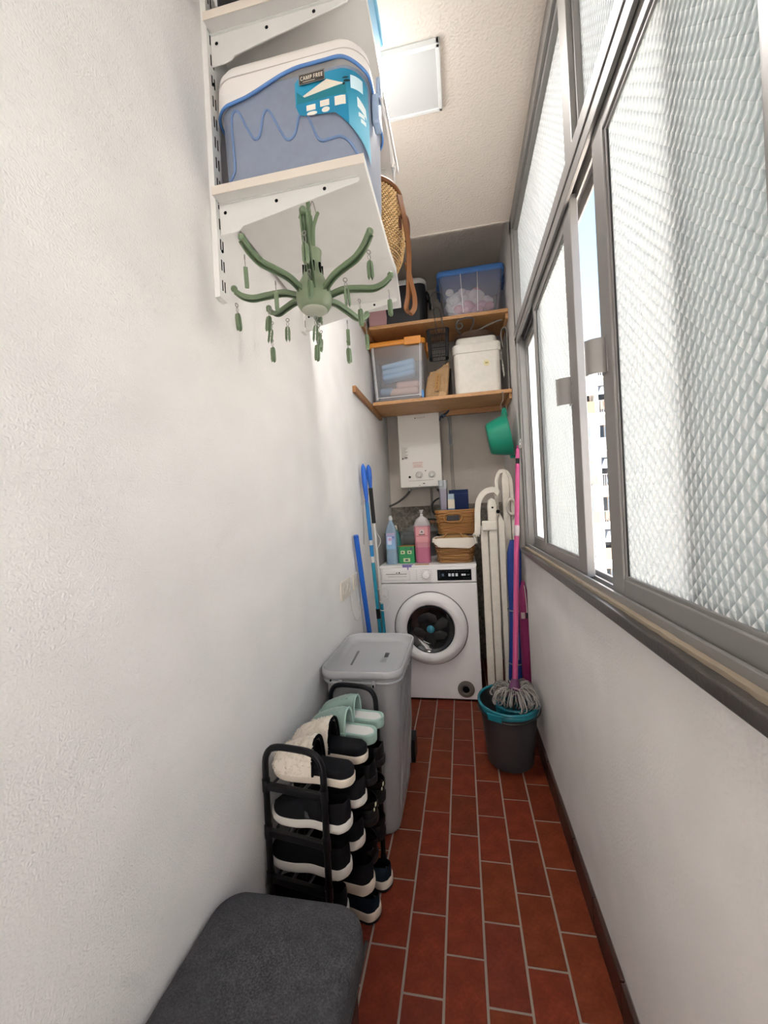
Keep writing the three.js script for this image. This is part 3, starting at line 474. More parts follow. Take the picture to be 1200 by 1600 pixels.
// ---------- on the upper wooden shelf ----------
const clear = (rgb, rough = 0.42, tr = 0.72) => phy(rgb, rough, { transmission: tr, thickness: 0, side: THREE.DoubleSide });
{
  const t = thing('storage_bin', 'clear plastic storage bin with a blue lid on the upper wooden shelf', 'bin', [0.128, UY + 0.0005, -2.80]);
  part('body', tub([[0.33, 0.27, 0.025, 0], [0.338, 0.28, 0.03, 0.01], [0.40, 0.33, 0.03, 0.262], [0.412, 0.34, 0.032, 0.266]], 0.0035), clear([0.90, 0.91, 0.94], 0.36, 0.95), t);
  part('rib', [-0.06, 0.045].flatMap((x) => [rod([x * 0.86, 0.02, 0.143], [x, 0.255, 0.166], 0.0022, 0.0022, 6)]).concat([rod([-0.06, 0.254, 0.167], [0.045, 0.254, 0.167], 0.0022, 0.0022, 6)]), clear([0.9, 0.9, 0.92], 0.5, 0.3), t);
  const blue = std([0.06, 0.19, 0.52], 0.4);
  part('lid', [loft([ring(0.418, 0.346, 0.035, 0.252), ring(0.424, 0.352, 0.037, 0.262), ring(0.424, 0.352, 0.037, 0.279), ring(0.416, 0.344, 0.035, 0.285), ring(0.36, 0.29, 0.03, 0.286), ring(0.35, 0.28, 0.03, 0.280), ring(0.1, 0.1, 0.03, 0.280)])], blue, t);
  for (const s of [-1, 1]) part('clip', [box(0.012, 0.055, 0.09, s * 0.214, 0.248, 0, 0.004, 2)], std([0.05, 0.10, 0.22], 0.4), t);
  const cols = [[0.80, 0.76, 0.74], [0.75, 0.36, 0.44], [0.84, 0.80, 0.78], [0.72, 0.20, 0.24], [0.80, 0.70, 0.72], [0.66, 0.38, 0.50]];
  const lumps = cols.map(() => []);
  for (let i = 0; i < 60; i++) { const s = rr(0.022, 0.045), y = rr(s + 0.012, 0.2), g = new THREE.IcosahedronGeometry(s, 2), p = g.attributes.position; for (let k = 0; k < p.count; k++) { const n = 1 + 0.2 * noise.noise(p.getX(k) * 40 + i, p.getY(k) * 40, p.getZ(k) * 40); p.setXYZ(k, p.getX(k) * n, p.getY(k) * n * 0.85, p.getZ(k) * n); } g.computeVertexNormals(); const hw = 0.158 + 0.1 * y - s * 1.2, hd = 0.128 + 0.1 * y - s * 1.2; lumps[y < 0.09 ? [1, 4, 5][i % 3] : [0, 2, 0, 4, 3][i % 5 === 4 && i % 2 ? 4 : i % 4]].push(g.translate(rr(-hw, hw), y, rr(-hd, hd))); }
  const c = new THREE.Group(); c.name = numbered('soft_bundles'); c.position.copy(t.position); scene.add(c); c.userData = { label: 'blurred white and pink soft bundles inside the blue-lidded clear bin', category: 'bundles', kind: 'stuff' };
  lumps.forEach((l, i) => { if (l.length) { const m = part('bundle', l, std(cols[i], 0.9), c); m.userData.kind = 'stuff'; } });
}
{
  const t = thing('cool_box', 'black cool box with a grey-white lid on the upper wooden shelf', 'cool box', [-0.345, UY + 0.0005, -2.80]);
  part('body', loft([ring(0.335, 0.27, 0.03, 0), ring(0.345, 0.28, 0.04, 0.01), ring(0.37, 0.30, 0.045, 0.235), ring(0.37, 0.30, 0.045, 0.25)]), std([0.012, 0.012, 0.014], 0.5, { bumpMap: rep(fineNoise, 10), bumpScale: 0.0004 }), t);
  part('lid', loft([ring(0.378, 0.308, 0.05, 0.246), ring(0.384, 0.314, 0.052, 0.252), ring(0.382, 0.312, 0.052, 0.272), ring(0.36, 0.29, 0.05, 0.286), ring(0.2, 0.15, 0.04, 0.289)]), std([0.50, 0.49, 0.47], 0.45), t);
  part('handle', tube([[0.188, 0.23, 0.06], [0.204, 0.20, 0.05], [0.206, 0.14, 0.0], [0.204, 0.20, -0.05], [0.188, 0.23, -0.06]], 0.007), M.blackPlastic, t);
}
{
  const t = thing('cardboard_package', 'pale pink printed package standing before the black cool box, by the left wall', 'package', [-0.478, UY + 0.0005, -2.603], 0.06);
  t.position.z = -2.640;
  part('body', slab([[-0.058, 0], [0.058, 0], [0.062, 0.05], [0.056, 0.10], [0.061, 0.155], [0.03, 0.163], [-0.02, 0.166], [-0.06, 0.16]], 0.012, 0.004, 2).translate(0, 0, 0), std([0.62, 0.50, 0.50], 0.6, { map: canvasTex(128, 128, (c) => { c.fillStyle = '#fff'; c.fillRect(0, 0, 128, 128); c.fillStyle = '#d9b9bb'; c.fillRect(0, 0, 44, 128); c.fillStyle = '#f2ead8'; c.fillRect(80, 90, 40, 30); }) }), t);
  const d = thing('dark_folder', 'thin dark folder leaning on the left wall end of the upper wooden shelf', 'folder', [-0.546, UY + 0.0005, -2.76], 0);
  part('cover', [box2(-0.003, 0.002, 0, 0.10, -0.09, 0.09, 0.001), box2(0.004, 0.008, 0, 0.10, -0.09, 0.09, 0.001), box2(-0.003, 0.008, 0, 0.1, -0.092, -0.086, 0.002)], std([0.03, 0.03, 0.032], 0.5), d);
}
// ---------- on the lower wooden shelf ----------
{
  const t = thing('storage_bin', 'clear plastic storage bin with an orange lid on the lower wooden shelf', 'bin', [-0.365, SY + 0.0005, -2.808]);
  part('body', tub([[0.318, 0.30, 0.02, 0], [0.324, 0.306, 0.024, 0.01], [0.356, 0.325, 0.026, 0.365], [0.37, 0.336, 0.028, 0.37]], 0.0035), clear([0.90, 0.905, 0.93], 0.34, 0.95), t);
  part('corner_rib', [[-1, 1], [1, 1]].flatMap(([s, q]) => [rod([s * 0.140, 0.015, 0.154 * q], [s * 0.156, 0.36, 0.164 * q], 0.003, 0.003, 6), rod([s * 0.148, 0.015, 0.152 * q], [s * 0.164, 0.36, 0.162 * q], 0.002, 0.002, 6)]).concat([rod([-0.15, 0.028, 0.1545], [0.15, 0.028, 0.1545], 0.002, 0.002, 6)]), clear([0.92, 0.92, 0.94], 0.4, 0.25), t);
  const or = std([0.72, 0.27, 0.03], 0.42);
  part('lid', [loft([ring(0.372, 0.342, 0.03, 0.362), ring(0.380, 0.350, 0.032, 0.368), ring(0.380, 0.350, 0.032, 0.388), ring(0.36, 0.33, 0.03, 0.393), ring(0.1, 0.1, 0.03, 0.393)])], or, t);
  part('clip', [box(0.11, 0.05, 0.012, 0.11, 0.375, 0.177, 0.004, 2)], or, t);
  part('clip', [box(0.012, 0.06, 0.10, 0.193, 0.37, 0, 0.004, 2)], or, t);
  part('latch', box(0.014, 0.05, 0.012, 0.158, 0.03, 0.150, 0.003, 2), std([0.06, 0.22, 0.55], 0.4), t);
  const b = thing('folded_towel', 'light blue folded towel seen blurred inside the orange-lidded bin', 'towel', [-0.365, SY + 0.20, -2.70], 0);
  part('cloth', [0, 1, 2].map((i) => box(0.22, 0.036, 0.09, 0.004 * i, -0.028 + i * 0.037, -0.004 * i, 0.016, 4)), std([0.34, 0.52, 0.68], 0.95), b);
  b.rotation.z = 0.13;
  const w = thing('folded_cloths', 'peach and grey folded cloths under the blue towel in the orange-lidded bin', 'cloths', [-0.365, SY + 0.006, -2.80], 0);
  part('cloth', [box(0.26, 0.04, 0.22, 0, 0.024, 0, 0.016, 4)], std([0.30, 0.26, 0.26], 0.95), w);
  part('cloth', [box(0.20, 0.05, 0.20, 0.03, 0.068, 0.01, 0.02, 4)], std([0.76, 0.56, 0.44], 0.95), w);
  part('cloth', [box(0.16, 0.05, 0.18, 0.055, 0.115, 0.0, 0.02, 4)], std([0.74, 0.50, 0.42], 0.95), w);
  part('cloth', [box(0.10, 0.05, 0.16, -0.085, 0.075, 0.03, 0.02, 4)], std([0.24, 0.36, 0.48], 0.95), w);
}
{
  const t = thing('paper_bag', 'crumpled brown paper bag between the orange-lidded bin and the white cool box', 'bag', [-0.122, SY + 0.0005, -2.72]);
  const R = [];
  for (let j = 0; j <= 10; j++) { const v = j / 10, y = v * 0.21, w = 0.150 - 0.055 * v * v + 0.02 * v, d = 0.085 * (1 - 0.75 * v), o = []; for (let i = 0; i < 36; i++) { const a = i / 36 * Math.PI * 2, c = Math.cos(a), s = Math.sin(a), q = Math.pow(Math.abs(c), 0.55) * Math.sign(c), e = Math.pow(Math.abs(s), 0.55) * Math.sign(s), n = 0.007 * noise.noise(c * 3, v * 5, s * 3) + 0.004 * noise.noise(c * 9, v * 12, s * 9); o.push([q * (w / 2 + n) + 0.035 * v * v, y + (j === 10 ? 0.035 * q + 0.012 * noise.noise(q * 4, 3, e) : 0), e * (d / 2 + n) - 0.02 * v]); } R.push(o); }
  part('paper', loft(R, true, false), std([0.42, 0.265, 0.135], 0.85, { side: THREE.DoubleSide, bumpMap: rep(fineNoise, 4), bumpScale: 0.002 }), t);
  part('flap', slab([[0.0, 0.0], [0.05, 0.0], [0.052, 0.02], [0.03, 0.036], [0.012, 0.03]], 0.002, 0.0005, 1).translate(0.012, 0.003, 0.05), std([0.50, 0.33, 0.18], 0.85), t);
  const tx = canvasTex(64, 256, (c) => { c.fillStyle = '#a9804e'; c.fillRect(0, 0, 64, 256); c.save(); c.translate(44, 244); c.rotate(-Math.PI / 2); c.fillStyle = '#5e4222'; for (let i = 0; i < 9; i++) { c.fillRect(12 + i * 24, -24 + (i % 3) * 3, 4 + (i % 2) * 5, 20); c.fillRect(12 + i * 24, -14, 12, 4); } c.restore(); });
  part('print', new THREE.PlaneGeometry(0.03, 0.115).rotateZ(-0.12).rotateX(-0.16).translate(0.012, 0.105, 0.0395), std('#ffffff', 0.85, { map: tx, side: THREE.DoubleSide }), t, true);
}
{
  const t = thing('cool_box', 'white box-shaped cool box with a yellow sticker on the lower wooden shelf', 'cool box', [0.147, SY + 0.0005, -2.795]);
  const wm = std([0.80, 0.765, 0.69], 0.42, { map: rep(blotch, 3) });
  part('body', loft([ring(0.275, 0.25, 0.03, 0), ring(0.287, 0.262, 0.035, 0.008), ring(0.292, 0.268, 0.036, 0.262), ring(0.304, 0.28, 0.038, 0.266), ring(0.306, 0.282, 0.038, 0.312), ring(0.298, 0.274, 0.036, 0.318)]), wm, t);
  part('lid', loft([ring(0.262, 0.24, 0.034, 0.316), ring(0.258, 0.236, 0.034, 0.352), ring(0.248, 0.226, 0.034, 0.366), ring(0.22, 0.2, 0.03, 0.370)]), wm, t);
  part('groove', tube(rrect(0.294, 0.27, 0.036, 6).map(([x, z]) => [x, 0.262, z]), 0.0016, true, 120, 5), std([0.42, 0.38, 0.32], 0.6), t);
  part('handle', [box(0.014, 0.08, 0.05, 0.158, 0.262, 0.02, 0.006, 3), slab([[0, 0], [0.012, 0], [0.020, -0.10], [0.012, -0.12], [0.004, -0.06]], 0.04, 0.003, 2).translate(0.158, 0.23, 0.01)], wm, t);
  part('sticker', rod([0.058, 0.185, 0.1335], [0.058, 0.185, 0.1352], 0.019, 0.019, 24), std([0.74, 0.66, 0.36], 0.5), t);
  part('mark', box(0.018, 0.008, 0.0008, 0.058, 0.185, 0.1354, 0.0002, 1), std([0.35, 0.30, 0.14], 0.5), t);
}
{
  const t = thing('wire_basket', 'black wire fryer basket with tall looped handle above the brown paper bag', 'basket', [-0.092, SY + 0.250, -2.672], 0);
  const w = 0.142, d = 0.085, h = 0.178, g = [];
  for (let j = 0; j <= 4; j++) { const f = 0.86 + 0.14 * j / 4; g.push(tube(rrect(w * f, d * f, 0.02, 3).map(([x, z]) => [x, h * j / 4, z]), j % 2 === 0 ? 0.003 : 0.0016, true, 60, 5)); }
  for (let i = 0; i < 44; i += 1) { const o = rrect(w, d, 0.02, 10), a = o[i], f = 0.86; g.push(rod([a[0] * f, 0, a[1] * f], [a[0], h, a[1]], 0.0015, 0.0015, 5)); }
  for (let i = -5; i <= 5; i++) { g.push(tube([[i * 0.0105, h, -d / 2], [i * 0.0105, 0, -d * 0.42], [i * 0.0105, 0, d * 0.42], [i * 0.0105, h, d / 2]], 0.0013, false, 24, 5, 0.1)); }
  part('basket_wire', g, M.blackMetal, t);
  part('handle', [tube([[-0.004, 0.15, 0.046], [-0.012, 0.22, 0.062], [-0.022, 0.33, 0.066], [-0.030, 0.372, 0.066], [-0.012, 0.398, 0.066], [0.020, 0.394, 0.066], [0.032, 0.37, 0.066], [0.034, 0.25, 0.062], [0.036, 0.15, 0.046]], 0.0024, false, 70, 6, 0.3), tube([[-0.010, 0.20, 0.058], [-0.018, 0.275, 0.064], [-0.006, 0.300, 0.064], [0.014, 0.298, 0.064], [0.024, 0.27, 0.064], [0.028, 0.20, 0.058]], 0.0022, false, 50, 6, 0.3)], std([0.06, 0.052, 0.05], 0.4), t);
  const s = thing('cardboard_box', 'dark cardboard box standing behind the paper bag and wire basket', 'box', [-0.05, SY + 0.0005, -2.865]);
  part('body', [box2(-0.085, 0.03, 0, 0.235, -0.09, 0.02, 0.003)], std([0.05, 0.038, 0.03], 0.85), s);
  part('flap', [box2(-0.085, 0.03, 0.234, 0.2375, -0.06, 0.02, 0.001)], std([0.07, 0.05, 0.04], 0.85), s);
}
{ // grill and pan hanging under the upper shelf, over the white cool box
  const t = thing('frying_pan', 'old brown frying pan with loop handle lying on top of the white cool box', 'pan', [0.145, SY + 0.371, -2.80]);
  part('pan', lathe([[0, 0.002], [0.10, 0.002], [0.118, 0.010], [0.132, 0.030], [0.135, 0.031], [0.122, 0.008], [0.104, 0], [0, 0]], 40), std([0.085, 0.05, 0.035], 0.45, { metalness: 0.3, side: THREE.DoubleSide }), t);
  part('lid', lathe([[0.127, 0.031], [0.12, 0.040], [0.08, 0.049], [0.02, 0.052], [0, 0.052]], 40), std([0.20, 0.10, 0.055], 0.4), t);
  part('knob', lathe([[0.008, 0.052], [0.008, 0.060], [0.02, 0.063], [0.02, 0.069], [0.012, 0.072], [0, 0.072]], 24), std([0.22, 0.2, 0.18], 0.4), t);
  part('loop_handle', [tube([[-0.09, 0.030, 0.098], [-0.115, 0.05, 0.15], [-0.11, 0.085, 0.17], [-0.06, 0.10, 0.172], [-0.015, 0.092, 0.17], [-0.01, 0.07, 0.16], [-0.03, 0.034, 0.125]], 0.006, false, 60, 8), new THREE.TorusGeometry(0.018, 0.005, 8, 24).translate(-0.098, 0.06, 0.155)], std([0.07, 0.06, 0.055], 0.45), t);
  part('long_handle', tube([[0.02, 0.034, 0.118], [0.08, 0.05, 0.14], [0.14, 0.068, 0.14], [0.165, 0.075, 0.13]], 0.006, false, 40, 8), std([0.16, 0.14, 0.12], 0.5), t);
  const c = thing('oven_glove', 'grey folded cloth glove tucked between the white cool box and right wall', 'glove', [0.315, SY + 0.40, -2.80]);
  c.position.set(0.322, SY + 0.30, -2.70);
  part('cloth', [ribbon([[-0.012, -0.02, 0], [-0.02, 0.05, 0.01], [-0.016, 0.085, 0.012], [0.004, 0.098, 0.012], [0.014, 0.08, 0.01], [0.016, 0.0, 0], [0.016, -0.299, 0.0]], 0.05, 0.005, [0, 0, 1], 50)], std([0.24, 0.22, 0.20], 0.95), c);
}
// ---------- water heater and its pipes ----------
{
  const t = thing('water_heater', 'white wall-mounted gas water heater with two knobs under the lower wooden shelf', 'water heater', [-0.279, 1.365, -3.005]);
  const wm = std([0.74, 0.71, 0.665], 0.35);
  part('casing', [box2(-0.155, 0.155, 0, 0.60, -0.235, 0, 0.006, 3), box2(-0.152, 0.152, 0.002, 0.598, -0.24, -0.20, 0.004)], wm, t);
  for (const [x, y] of [[-0.012, 0.088], [0.081, 0.085]]) {
    const k = part('knob', [lathe([[0, 0.022], [0.014, 0.022], [0.0175, 0.019], [0.0185, 0.0], [0.0185, -0.001]], 30).rotateX(Math.PI / 2), box(0.005, 0.026, 0.006, 0, 0, 0.0225, 0.0015, 1)], std([0.66, 0.64, 0.60], 0.35), t); k.position.set(x, y, 0);
    part('ring', new THREE.TorusGeometry(0.026, 0.0011, 6, 40, Math.PI * 1.6).rotateZ(-0.3 * Math.PI), std([0.22, 0.21, 0.2], 0.5), k);
  }
  part('button', rod([-0.083, 0.078, 0], [-0.083, 0.078, 0.008], 0.009, 0.008, 20), M.blackPlastic, t);
  part('indicator', [rod([0.036, 0.118, -0.001], [0.036, 0.118, 0.003], 0.004), box(0.014, 0.006, 0.003, 0.02, 0.025, 0.001, 0.001, 1), box(0.01, 0.003, 0.003, -0.012, 0.012, 0.001, 0.001, 1)], M.dark, t);
  const lt = (w, h, f) => std('#ffffff', 0.4, { map: canvasTex(w, h, f), transparent: false });
  const bg = '#dcd7cf';
  part('print', new THREE.PlaneGeometry(0.065, 0.10).translate(-0.108, 0.255, 0.0006), lt(128, 200, (c) => { c.fillStyle = bg; c.fillRect(0, 0, 128, 200); c.fillStyle = '#8b867f'; for (let i = 0; i < 15; i++) c.fillRect(8, 8 + i * 10, 60 + ((i * 37) % 46), 4); c.fillStyle = '#4c4944'; c.fillRect(12, 162, 26, 26); c.fillRect(46, 156, 50, 16); c.fillRect(46, 178, 40, 5); }), t, true);
  part('print', new THREE.PlaneGeometry(0.085, 0.05).translate(-0.018, 0.165, 0.0006), lt(200, 120, (c) => { c.fillStyle = bg; c.fillRect(0, 0, 200, 120); c.fillStyle = '#c98f88'; c.font = 'bold 34px sans-serif'; c.fillText('ATENCION', 8, 36, 180); c.fillRect(14, 56, 160, 8); c.fillRect(20, 76, 140, 8); c.fillRect(14, 96, 168, 8); }), t, true);
  part('print', new THREE.PlaneGeometry(0.085, 0.022).translate(0.012, 0.512, 0.0006), lt(220, 56, (c) => { c.fillStyle = bg; c.fillRect(0, 0, 220, 56); c.fillStyle = '#2e2c2a'; c.beginPath(); c.arc(22, 32, 11, 0, 7); c.fill(); c.strokeStyle = '#6d6963'; c.lineWidth = 3; for (let i = 0; i < 6; i++) { c.beginPath(); c.arc(60 + i * 20, 28, 7, 0, 5); c.stroke(); } c.fillStyle = '#3c3a37'; c.beginPath(); c.moveTo(190, 16); c.lineTo(205, 26); c.lineTo(190, 38); c.fill(); }), t, true);
  part('print', new THREE.PlaneGeometry(0.19, 0.01).translate(0.0, 0.048, 0.0006), lt(256, 16, (c) => { c.fillStyle = bg; c.fillRect(0, 0, 256, 16); c.fillStyle = '#8d887f'; for (let i = 0; i < 25; i++) c.fillRect(4 + i * 10, 5, 6, 5); }), t, true);
  const p = thing('gas_pipe', 'metal gas pipe with black-handled valve under the water heater', 'pipe', [-0.225, 0, -3.245]);
  part('pipe', [rod([0, 1.366, 0], [0, 1.0, 0], 0.009), rod([0, 1.22, 0.0], [0.06, 1.22, 0], 0.009), rod([0.0, 1.205, 0], [0.0, 1.24, 0], 0.014, 0.014, 6)], std([0.28, 0.26, 0.24], 0.5, { metalness: 0.5 }), p);
  part('valve', [rod([-0.02, 1.095, 0.0], [0.02, 1.095, 0], 0.015, 0.015, 8), rod([0, 1.095, 0], [0, 1.095, 0.03], 0.008)], std([0.45, 0.22, 0.12], 0.5, { metalness: 0.6 }), p);
  part('valve_handle', box(0.075, 0.012, 0.012, -0.005, 1.118, 0.03, 0.004, 2), M.blackPlastic, p);
  const h = thing('hose', 'black flexible hose curving down from the right underside of the water heater', 'hose', [0, 0, 0]);
  part('hose', [tube([[-0.175, 1.36, -3.10], [-0.15, 1.32, -3.08], [-0.11, 1.285, -3.04], [-0.17, 1.27, -3.04], [-0.205, 1.235, -3.02], [-0.205, 1.18, -3.0], [-0.17, 1.145, -3.0], [-0.12, 1.135, -3.02], [-0.08, 1.13, -3.06]], 0.006, false, 90, 8)], M.blackPlastic, h);
  part('nut', [rod([-0.175, 1.364, -3.10], [-0.17, 1.345, -3.095], 0.011, 0.011, 6)], M.steel, h);
  const k = thing('hose', 'grey flexible hose running from the left underside of the heater to the wall', 'hose', [0, 0, 0]);
  part('hose', tube([[-0.375, 1.36, -3.10], [-0.39, 1.33, -3.10], [-0.43, 1.295, -3.12], [-0.49, 1.26, -3.15], [-0.555, 1.235, -3.18]], 0.008, false, 50, 8), std([0.10, 0.09, 0.08], 0.6), k);
  part('nut', rod([-0.375, 1.364, -3.10], [-0.38, 1.345, -3.1], 0.012, 0.012, 6), M.steel, k);
  const f = thing('conduit', 'grey cable conduit running up the back wall right of the water heater', 'conduit', [-0.052, 0, ZB]);
  part('conduit', box2(-0.012, 0.012, 1.20, 2.9, 0, 0.016, 0.003), std([0.38, 0.35, 0.31], 0.7), f);
  part('clip', [1.35, 1.7].map((y) => box(0.034, 0.014, 0.018, 0, y, 0.009, 0.002, 1)), std([0.45, 0.42, 0.38], 0.6), f);
  const c = thing('blue_cord', 'dark blue cord knotted under the lower wooden shelf beside the water heater', 'cord', [0, 0, 0]);
  part('knot', [tube([[-0.122, 1.84, -2.965], [-0.105, 1.862, -2.96], [-0.085, 1.868, -2.955], [-0.07, 1.88, -2.955], [-0.05, 1.899, -2.955]], 0.007, false, 40, 7), tube([[-0.12, 1.83, -2.96], [-0.11, 1.86, -2.95], [-0.095, 1.85, -2.965], [-0.10, 1.87, -2.95], [-0.08, 1.86, -2.96], [-0.085, 1.88, -2.955]], 0.005, false, 60, 6)], std([0.015, 0.03, 0.06], 0.7), c);
  part('loose_end', tube([[-0.085, 1.866, -2.955], [-0.065, 1.85, -2.95], [-0.055, 1.81, -2.95], [-0.054, 1.76, -2.95], [-0.058, 1.70, -2.95], [-0.056, 1.66, -2.95], [-0.048, 1.658, -2.95], [-0.047, 1.72, -2.95]], 0.0022, false, 60, 5), std([0.12, 0.2, 0.3], 0.6), c);
}
// ---------- green basin on its hook ----------
{
  const t = thing('basin', 'green plastic basin hanging from a hook under the lower wooden shelf', 'basin', [0.258, 1.612, -2.60]);
  const g = phy([0.010, 0.26, 0.165], 0.35, { side: THREE.DoubleSide });
  const sh = lathe([[0, 0], [0.080, 0], [0.092, 0.006], [0.106, 0.05], [0.122, 0.118], [0.134, 0.125], [0.136, 0.121], [0.126, 0.115], [0.110, 0.048], [0.096, 0.004], [0.084, -0.005], [0, -0.005]], 48);
  sh.rotateZ(-Math.PI / 2 + 0.16).rotateY(-0.06);
  part('bowl', sh, g, t).position.x = -0.068;
  part('lug', [slab([[-0.022, 0], [0.022, 0], [0.012, 0.045], [0.0, 0.052], [-0.012, 0.045]], 0.007, 0.002, 2).rotateY(0.3).translate(0.032, 0.138, -0.004)], g, t);
  part('lug', [slab([[-0.026, 0], [0.026, 0], [0.02, -0.018], [-0.02, -0.018]], 0.007, 0.002, 2).rotateY(0.3).translate(0.076, -0.108, -0.004)], g, t);
  const h = thing('hook', 'small wire hook under the lower wooden shelf carrying the green basin', 'hook', [0.288, 1.785, -2.612]);
  part('hook', [tube([[0, 0.114, 0], [0, 0.065, 0], [-0.012, 0.045, 0], [-0.018, 0.02, 0], [-0.004, -0.018, 0], [0.012, -0.012, 0], [0.018, 0.012, 0], [0.012, 0.034, 0]], 0.0026, false, 60, 6)], std([0.20, 0.17, 0.14], 0.5, { metalness: 0.5 }), h);
  part('plate', rod([0, 0.112, 0], [0, 0.1145, 0], 0.008), M.steel, h);
}

// ---------- washing machine ----------
{
  const t = thing('washing_machine', 'white front-loading washing machine at the end of the gallery', 'washing machine', [-0.227, 0, -2.54]);
  const wm = std([0.72, 0.70, 0.71], 0.32), wm2 = std([0.76, 0.74, 0.735], 0.35);
  part('casing', [box2(-0.301, 0.301, 0.012, 0.736, -0.56, 0, 0.008, 3)], wm, t);
  part('control_panel', [box2(-0.301, 0.301, 0.739, 0.835, -0.3, 0.004, 0.008, 3)], wm2, t);
  part('top', [box2(-0.303, 0.303, 0.833, 0.851, -0.57, 0.002, 0.005, 3)], wm2, t);
  part('plinth', [box2(-0.29, 0.29, 0, 0.014, -0.54, -0.02, 0.002)], M.dark, t);
  const d = part('door', lathe([[0.146, 0.020], [0.150, 0.032], [0.158, 0.042], [0.182, 0.047], [0.206, 0.040], [0.220, 0.022], [0.2245, 0.004], [0.2245, 0], [0.146, 0]], 64).rotateX(Math.PI / 2), std([0.76, 0.74, 0.745], 0.28), t); d.position.set(0.006, 0.456, 0);
  part('door_gap', new THREE.TorusGeometry(0.2275, 0.0022, 8, 80).translate(0, 0, 0.001), M.aluDark, d);
  part('grip', slab([[0.150, -0.125], [0.172, -0.075], [0.166, -0.070], [0.142, -0.12]], 0.004, 0.001, 1).translate(-0.004, 0, 0.041), std([0.6, 0.58, 0.58], 0.4), d);
  const bowl = part('bowl', lathe([[0.147, 0.030], [0.143, 0.022], [0.13, 0.012], [0.10, 0.004], [0.05, 0.002], [0, 0.0015]], 48).rotateX(Math.PI / 2), phy([0.010, 0.011, 0.012], 0.12, { clearcoat: 1, clearcoatRoughness: 0.05, side: THREE.DoubleSide }), d);
  bowl.position.z = 0;
  part('drum_fin', [[0.4, 0.07, 0.05], [1.5, 0.066, 0.042], [2.2, 0.08, 0.04], [3.5, 0.075, 0.045], [4.7, 0.06, 0.05], [5.6, 0.07, 0.045]].map(([a, r, w], i) => { const g = new THREE.IcosahedronGeometry(1, 3), q = g.attributes.position; for (let k = 0; k < q.count; k++) { const n = 1 + 0.35 * noise.noise(q.getX(k) * 2 + i * 7, q.getY(k) * 2, q.getZ(k) * 2); q.setXYZ(k, q.getX(k) * n, q.getY(k) * n, q.getZ(k)); } g.computeVertexNormals(); return g.scale(w, w * 0.6, 0.006).rotateZ(a * 1.7).translate(r * Math.cos(a), r * Math.sin(a), 0.006); }), std([0.007, 0.0072, 0.0075], 0.6), d);
  part('hub', new THREE.SphereGeometry(1, 20, 10).scale(0.024, 0.024, 0.010).translate(-0.002, -0.006, 0.008), std([0.02, 0.20, 0.28], 0.35), d);
  part('rim_glint', new THREE.TorusGeometry(0.085, 0.0022, 6, 30, 0.8).rotateZ(-2.2).translate(0, -0.01, 0.008), M.steel, d);
  part('drawer', [box2(-0.283, -0.108, 0.757, 0.824, 0, 0.0065, 0.003, 2)], wm2, t);
  part('drawer_lip', [box2(-0.262, -0.128, 0.796, 0.800, 0.006, 0.0095, 0.001), box2(-0.25, -0.13, 0.781, 0.783, 0.006, 0.0075, 0.0005)], std([0.25, 0.24, 0.24], 0.5), t);
  part('emblem', [box2(-0.196, -0.188, 0.803, 0.808, 0.006, 0.0075, 0.0005), rod([-0.176, 0.806, 0.006], [-0.176, 0.806, 0.0078], 0.0045)], M.dark, t);
  const k = part('dial', [lathe([[0, 0.030], [0.019, 0.030], [0.0235, 0.026], [0.025, 0.002], [0.027, 0]], 40).rotateX(Math.PI / 2)], std([0.80, 0.78, 0.77], 0.3), t); k.position.set(-0.008, 0.789, 0.004);
  part('dial_mark', Array.from({ length: 14 }, (_, i) => { const a = -2.4 + i * 4.8 / 13; return box(0.006, 0.0022, 0.0012, 0.036 * Math.sin(a), 0.036 * Math.cos(a), 0.0008, 0); }), std([0.3, 0.3, 0.32], 0.6), k);
  const disp = canvasTex(512, 172, (c) => {
    c.fillStyle = '#0b0c0e'; c.fillRect(0, 0, 512, 172); c.strokeStyle = '#5f7a94'; c.lineWidth = 4; c.beginPath(); c.arc(82, 84, 24, 0.3, 5.6); c.stroke(); c.fillStyle = '#9fb4c8'; c.beginPath(); c.arc(82, 84, 9, 0, 7); c.fill();
    c.fillStyle = '#dfe4ea'; for (const x of [166, 218, 276]) { c.fillRect(x, 62, 34, 46); } c.fillStyle = '#0b0c0e'; for (const x of [176, 228, 286]) { c.fillRect(x, 72, 12, 8); c.fillRect(x, 90, 14, 8); }
    c.fillStyle = '#e6eaee'; c.fillRect(366, 70, 66, 30); c.fillStyle = '#0b0c0e'; c.fillRect(396, 74, 5, 22); c.fillStyle = '#79818a'; c.fillRect(452, 78, 44, 6); c.fillRect(452, 92, 34, 5);
    c.fillStyle = '#565d66'; for (let i = 0; i < 9; i++) c.fillRect(130 + i * 40, 26, 22, 5); for (let i = 0; i < 5; i++) c.fillRect(392 + i * 22, 138, 12, 6); for (let i = 0; i < 5; i++) c.fillRect(22, 34 + i * 22, 12, 6);
  });
  part('display', [box2(0.062, 0.270, 0.7525, 0.820, 0.0035, 0.006, 0.001)], phy([0.006, 0.006, 0.007], 0.4, { specularIntensity: 0.3 }), t);
  part('display_print', new THREE.PlaneGeometry(0.202, 0.064).translate(0.166, 0.7865, 0.0064), phy('#ffffff', 0.5, { map: disp, specularIntensity: 0.15 }), t, true);
  part('indicator', [0, 1, 2, 3, 4, 5].map((i) => box(0.006, 0.003, 0.001, -0.068, 0.815 - i * 0.011, 0.0043, 0)), std([0.4, 0.4, 0.42], 0.6), t);
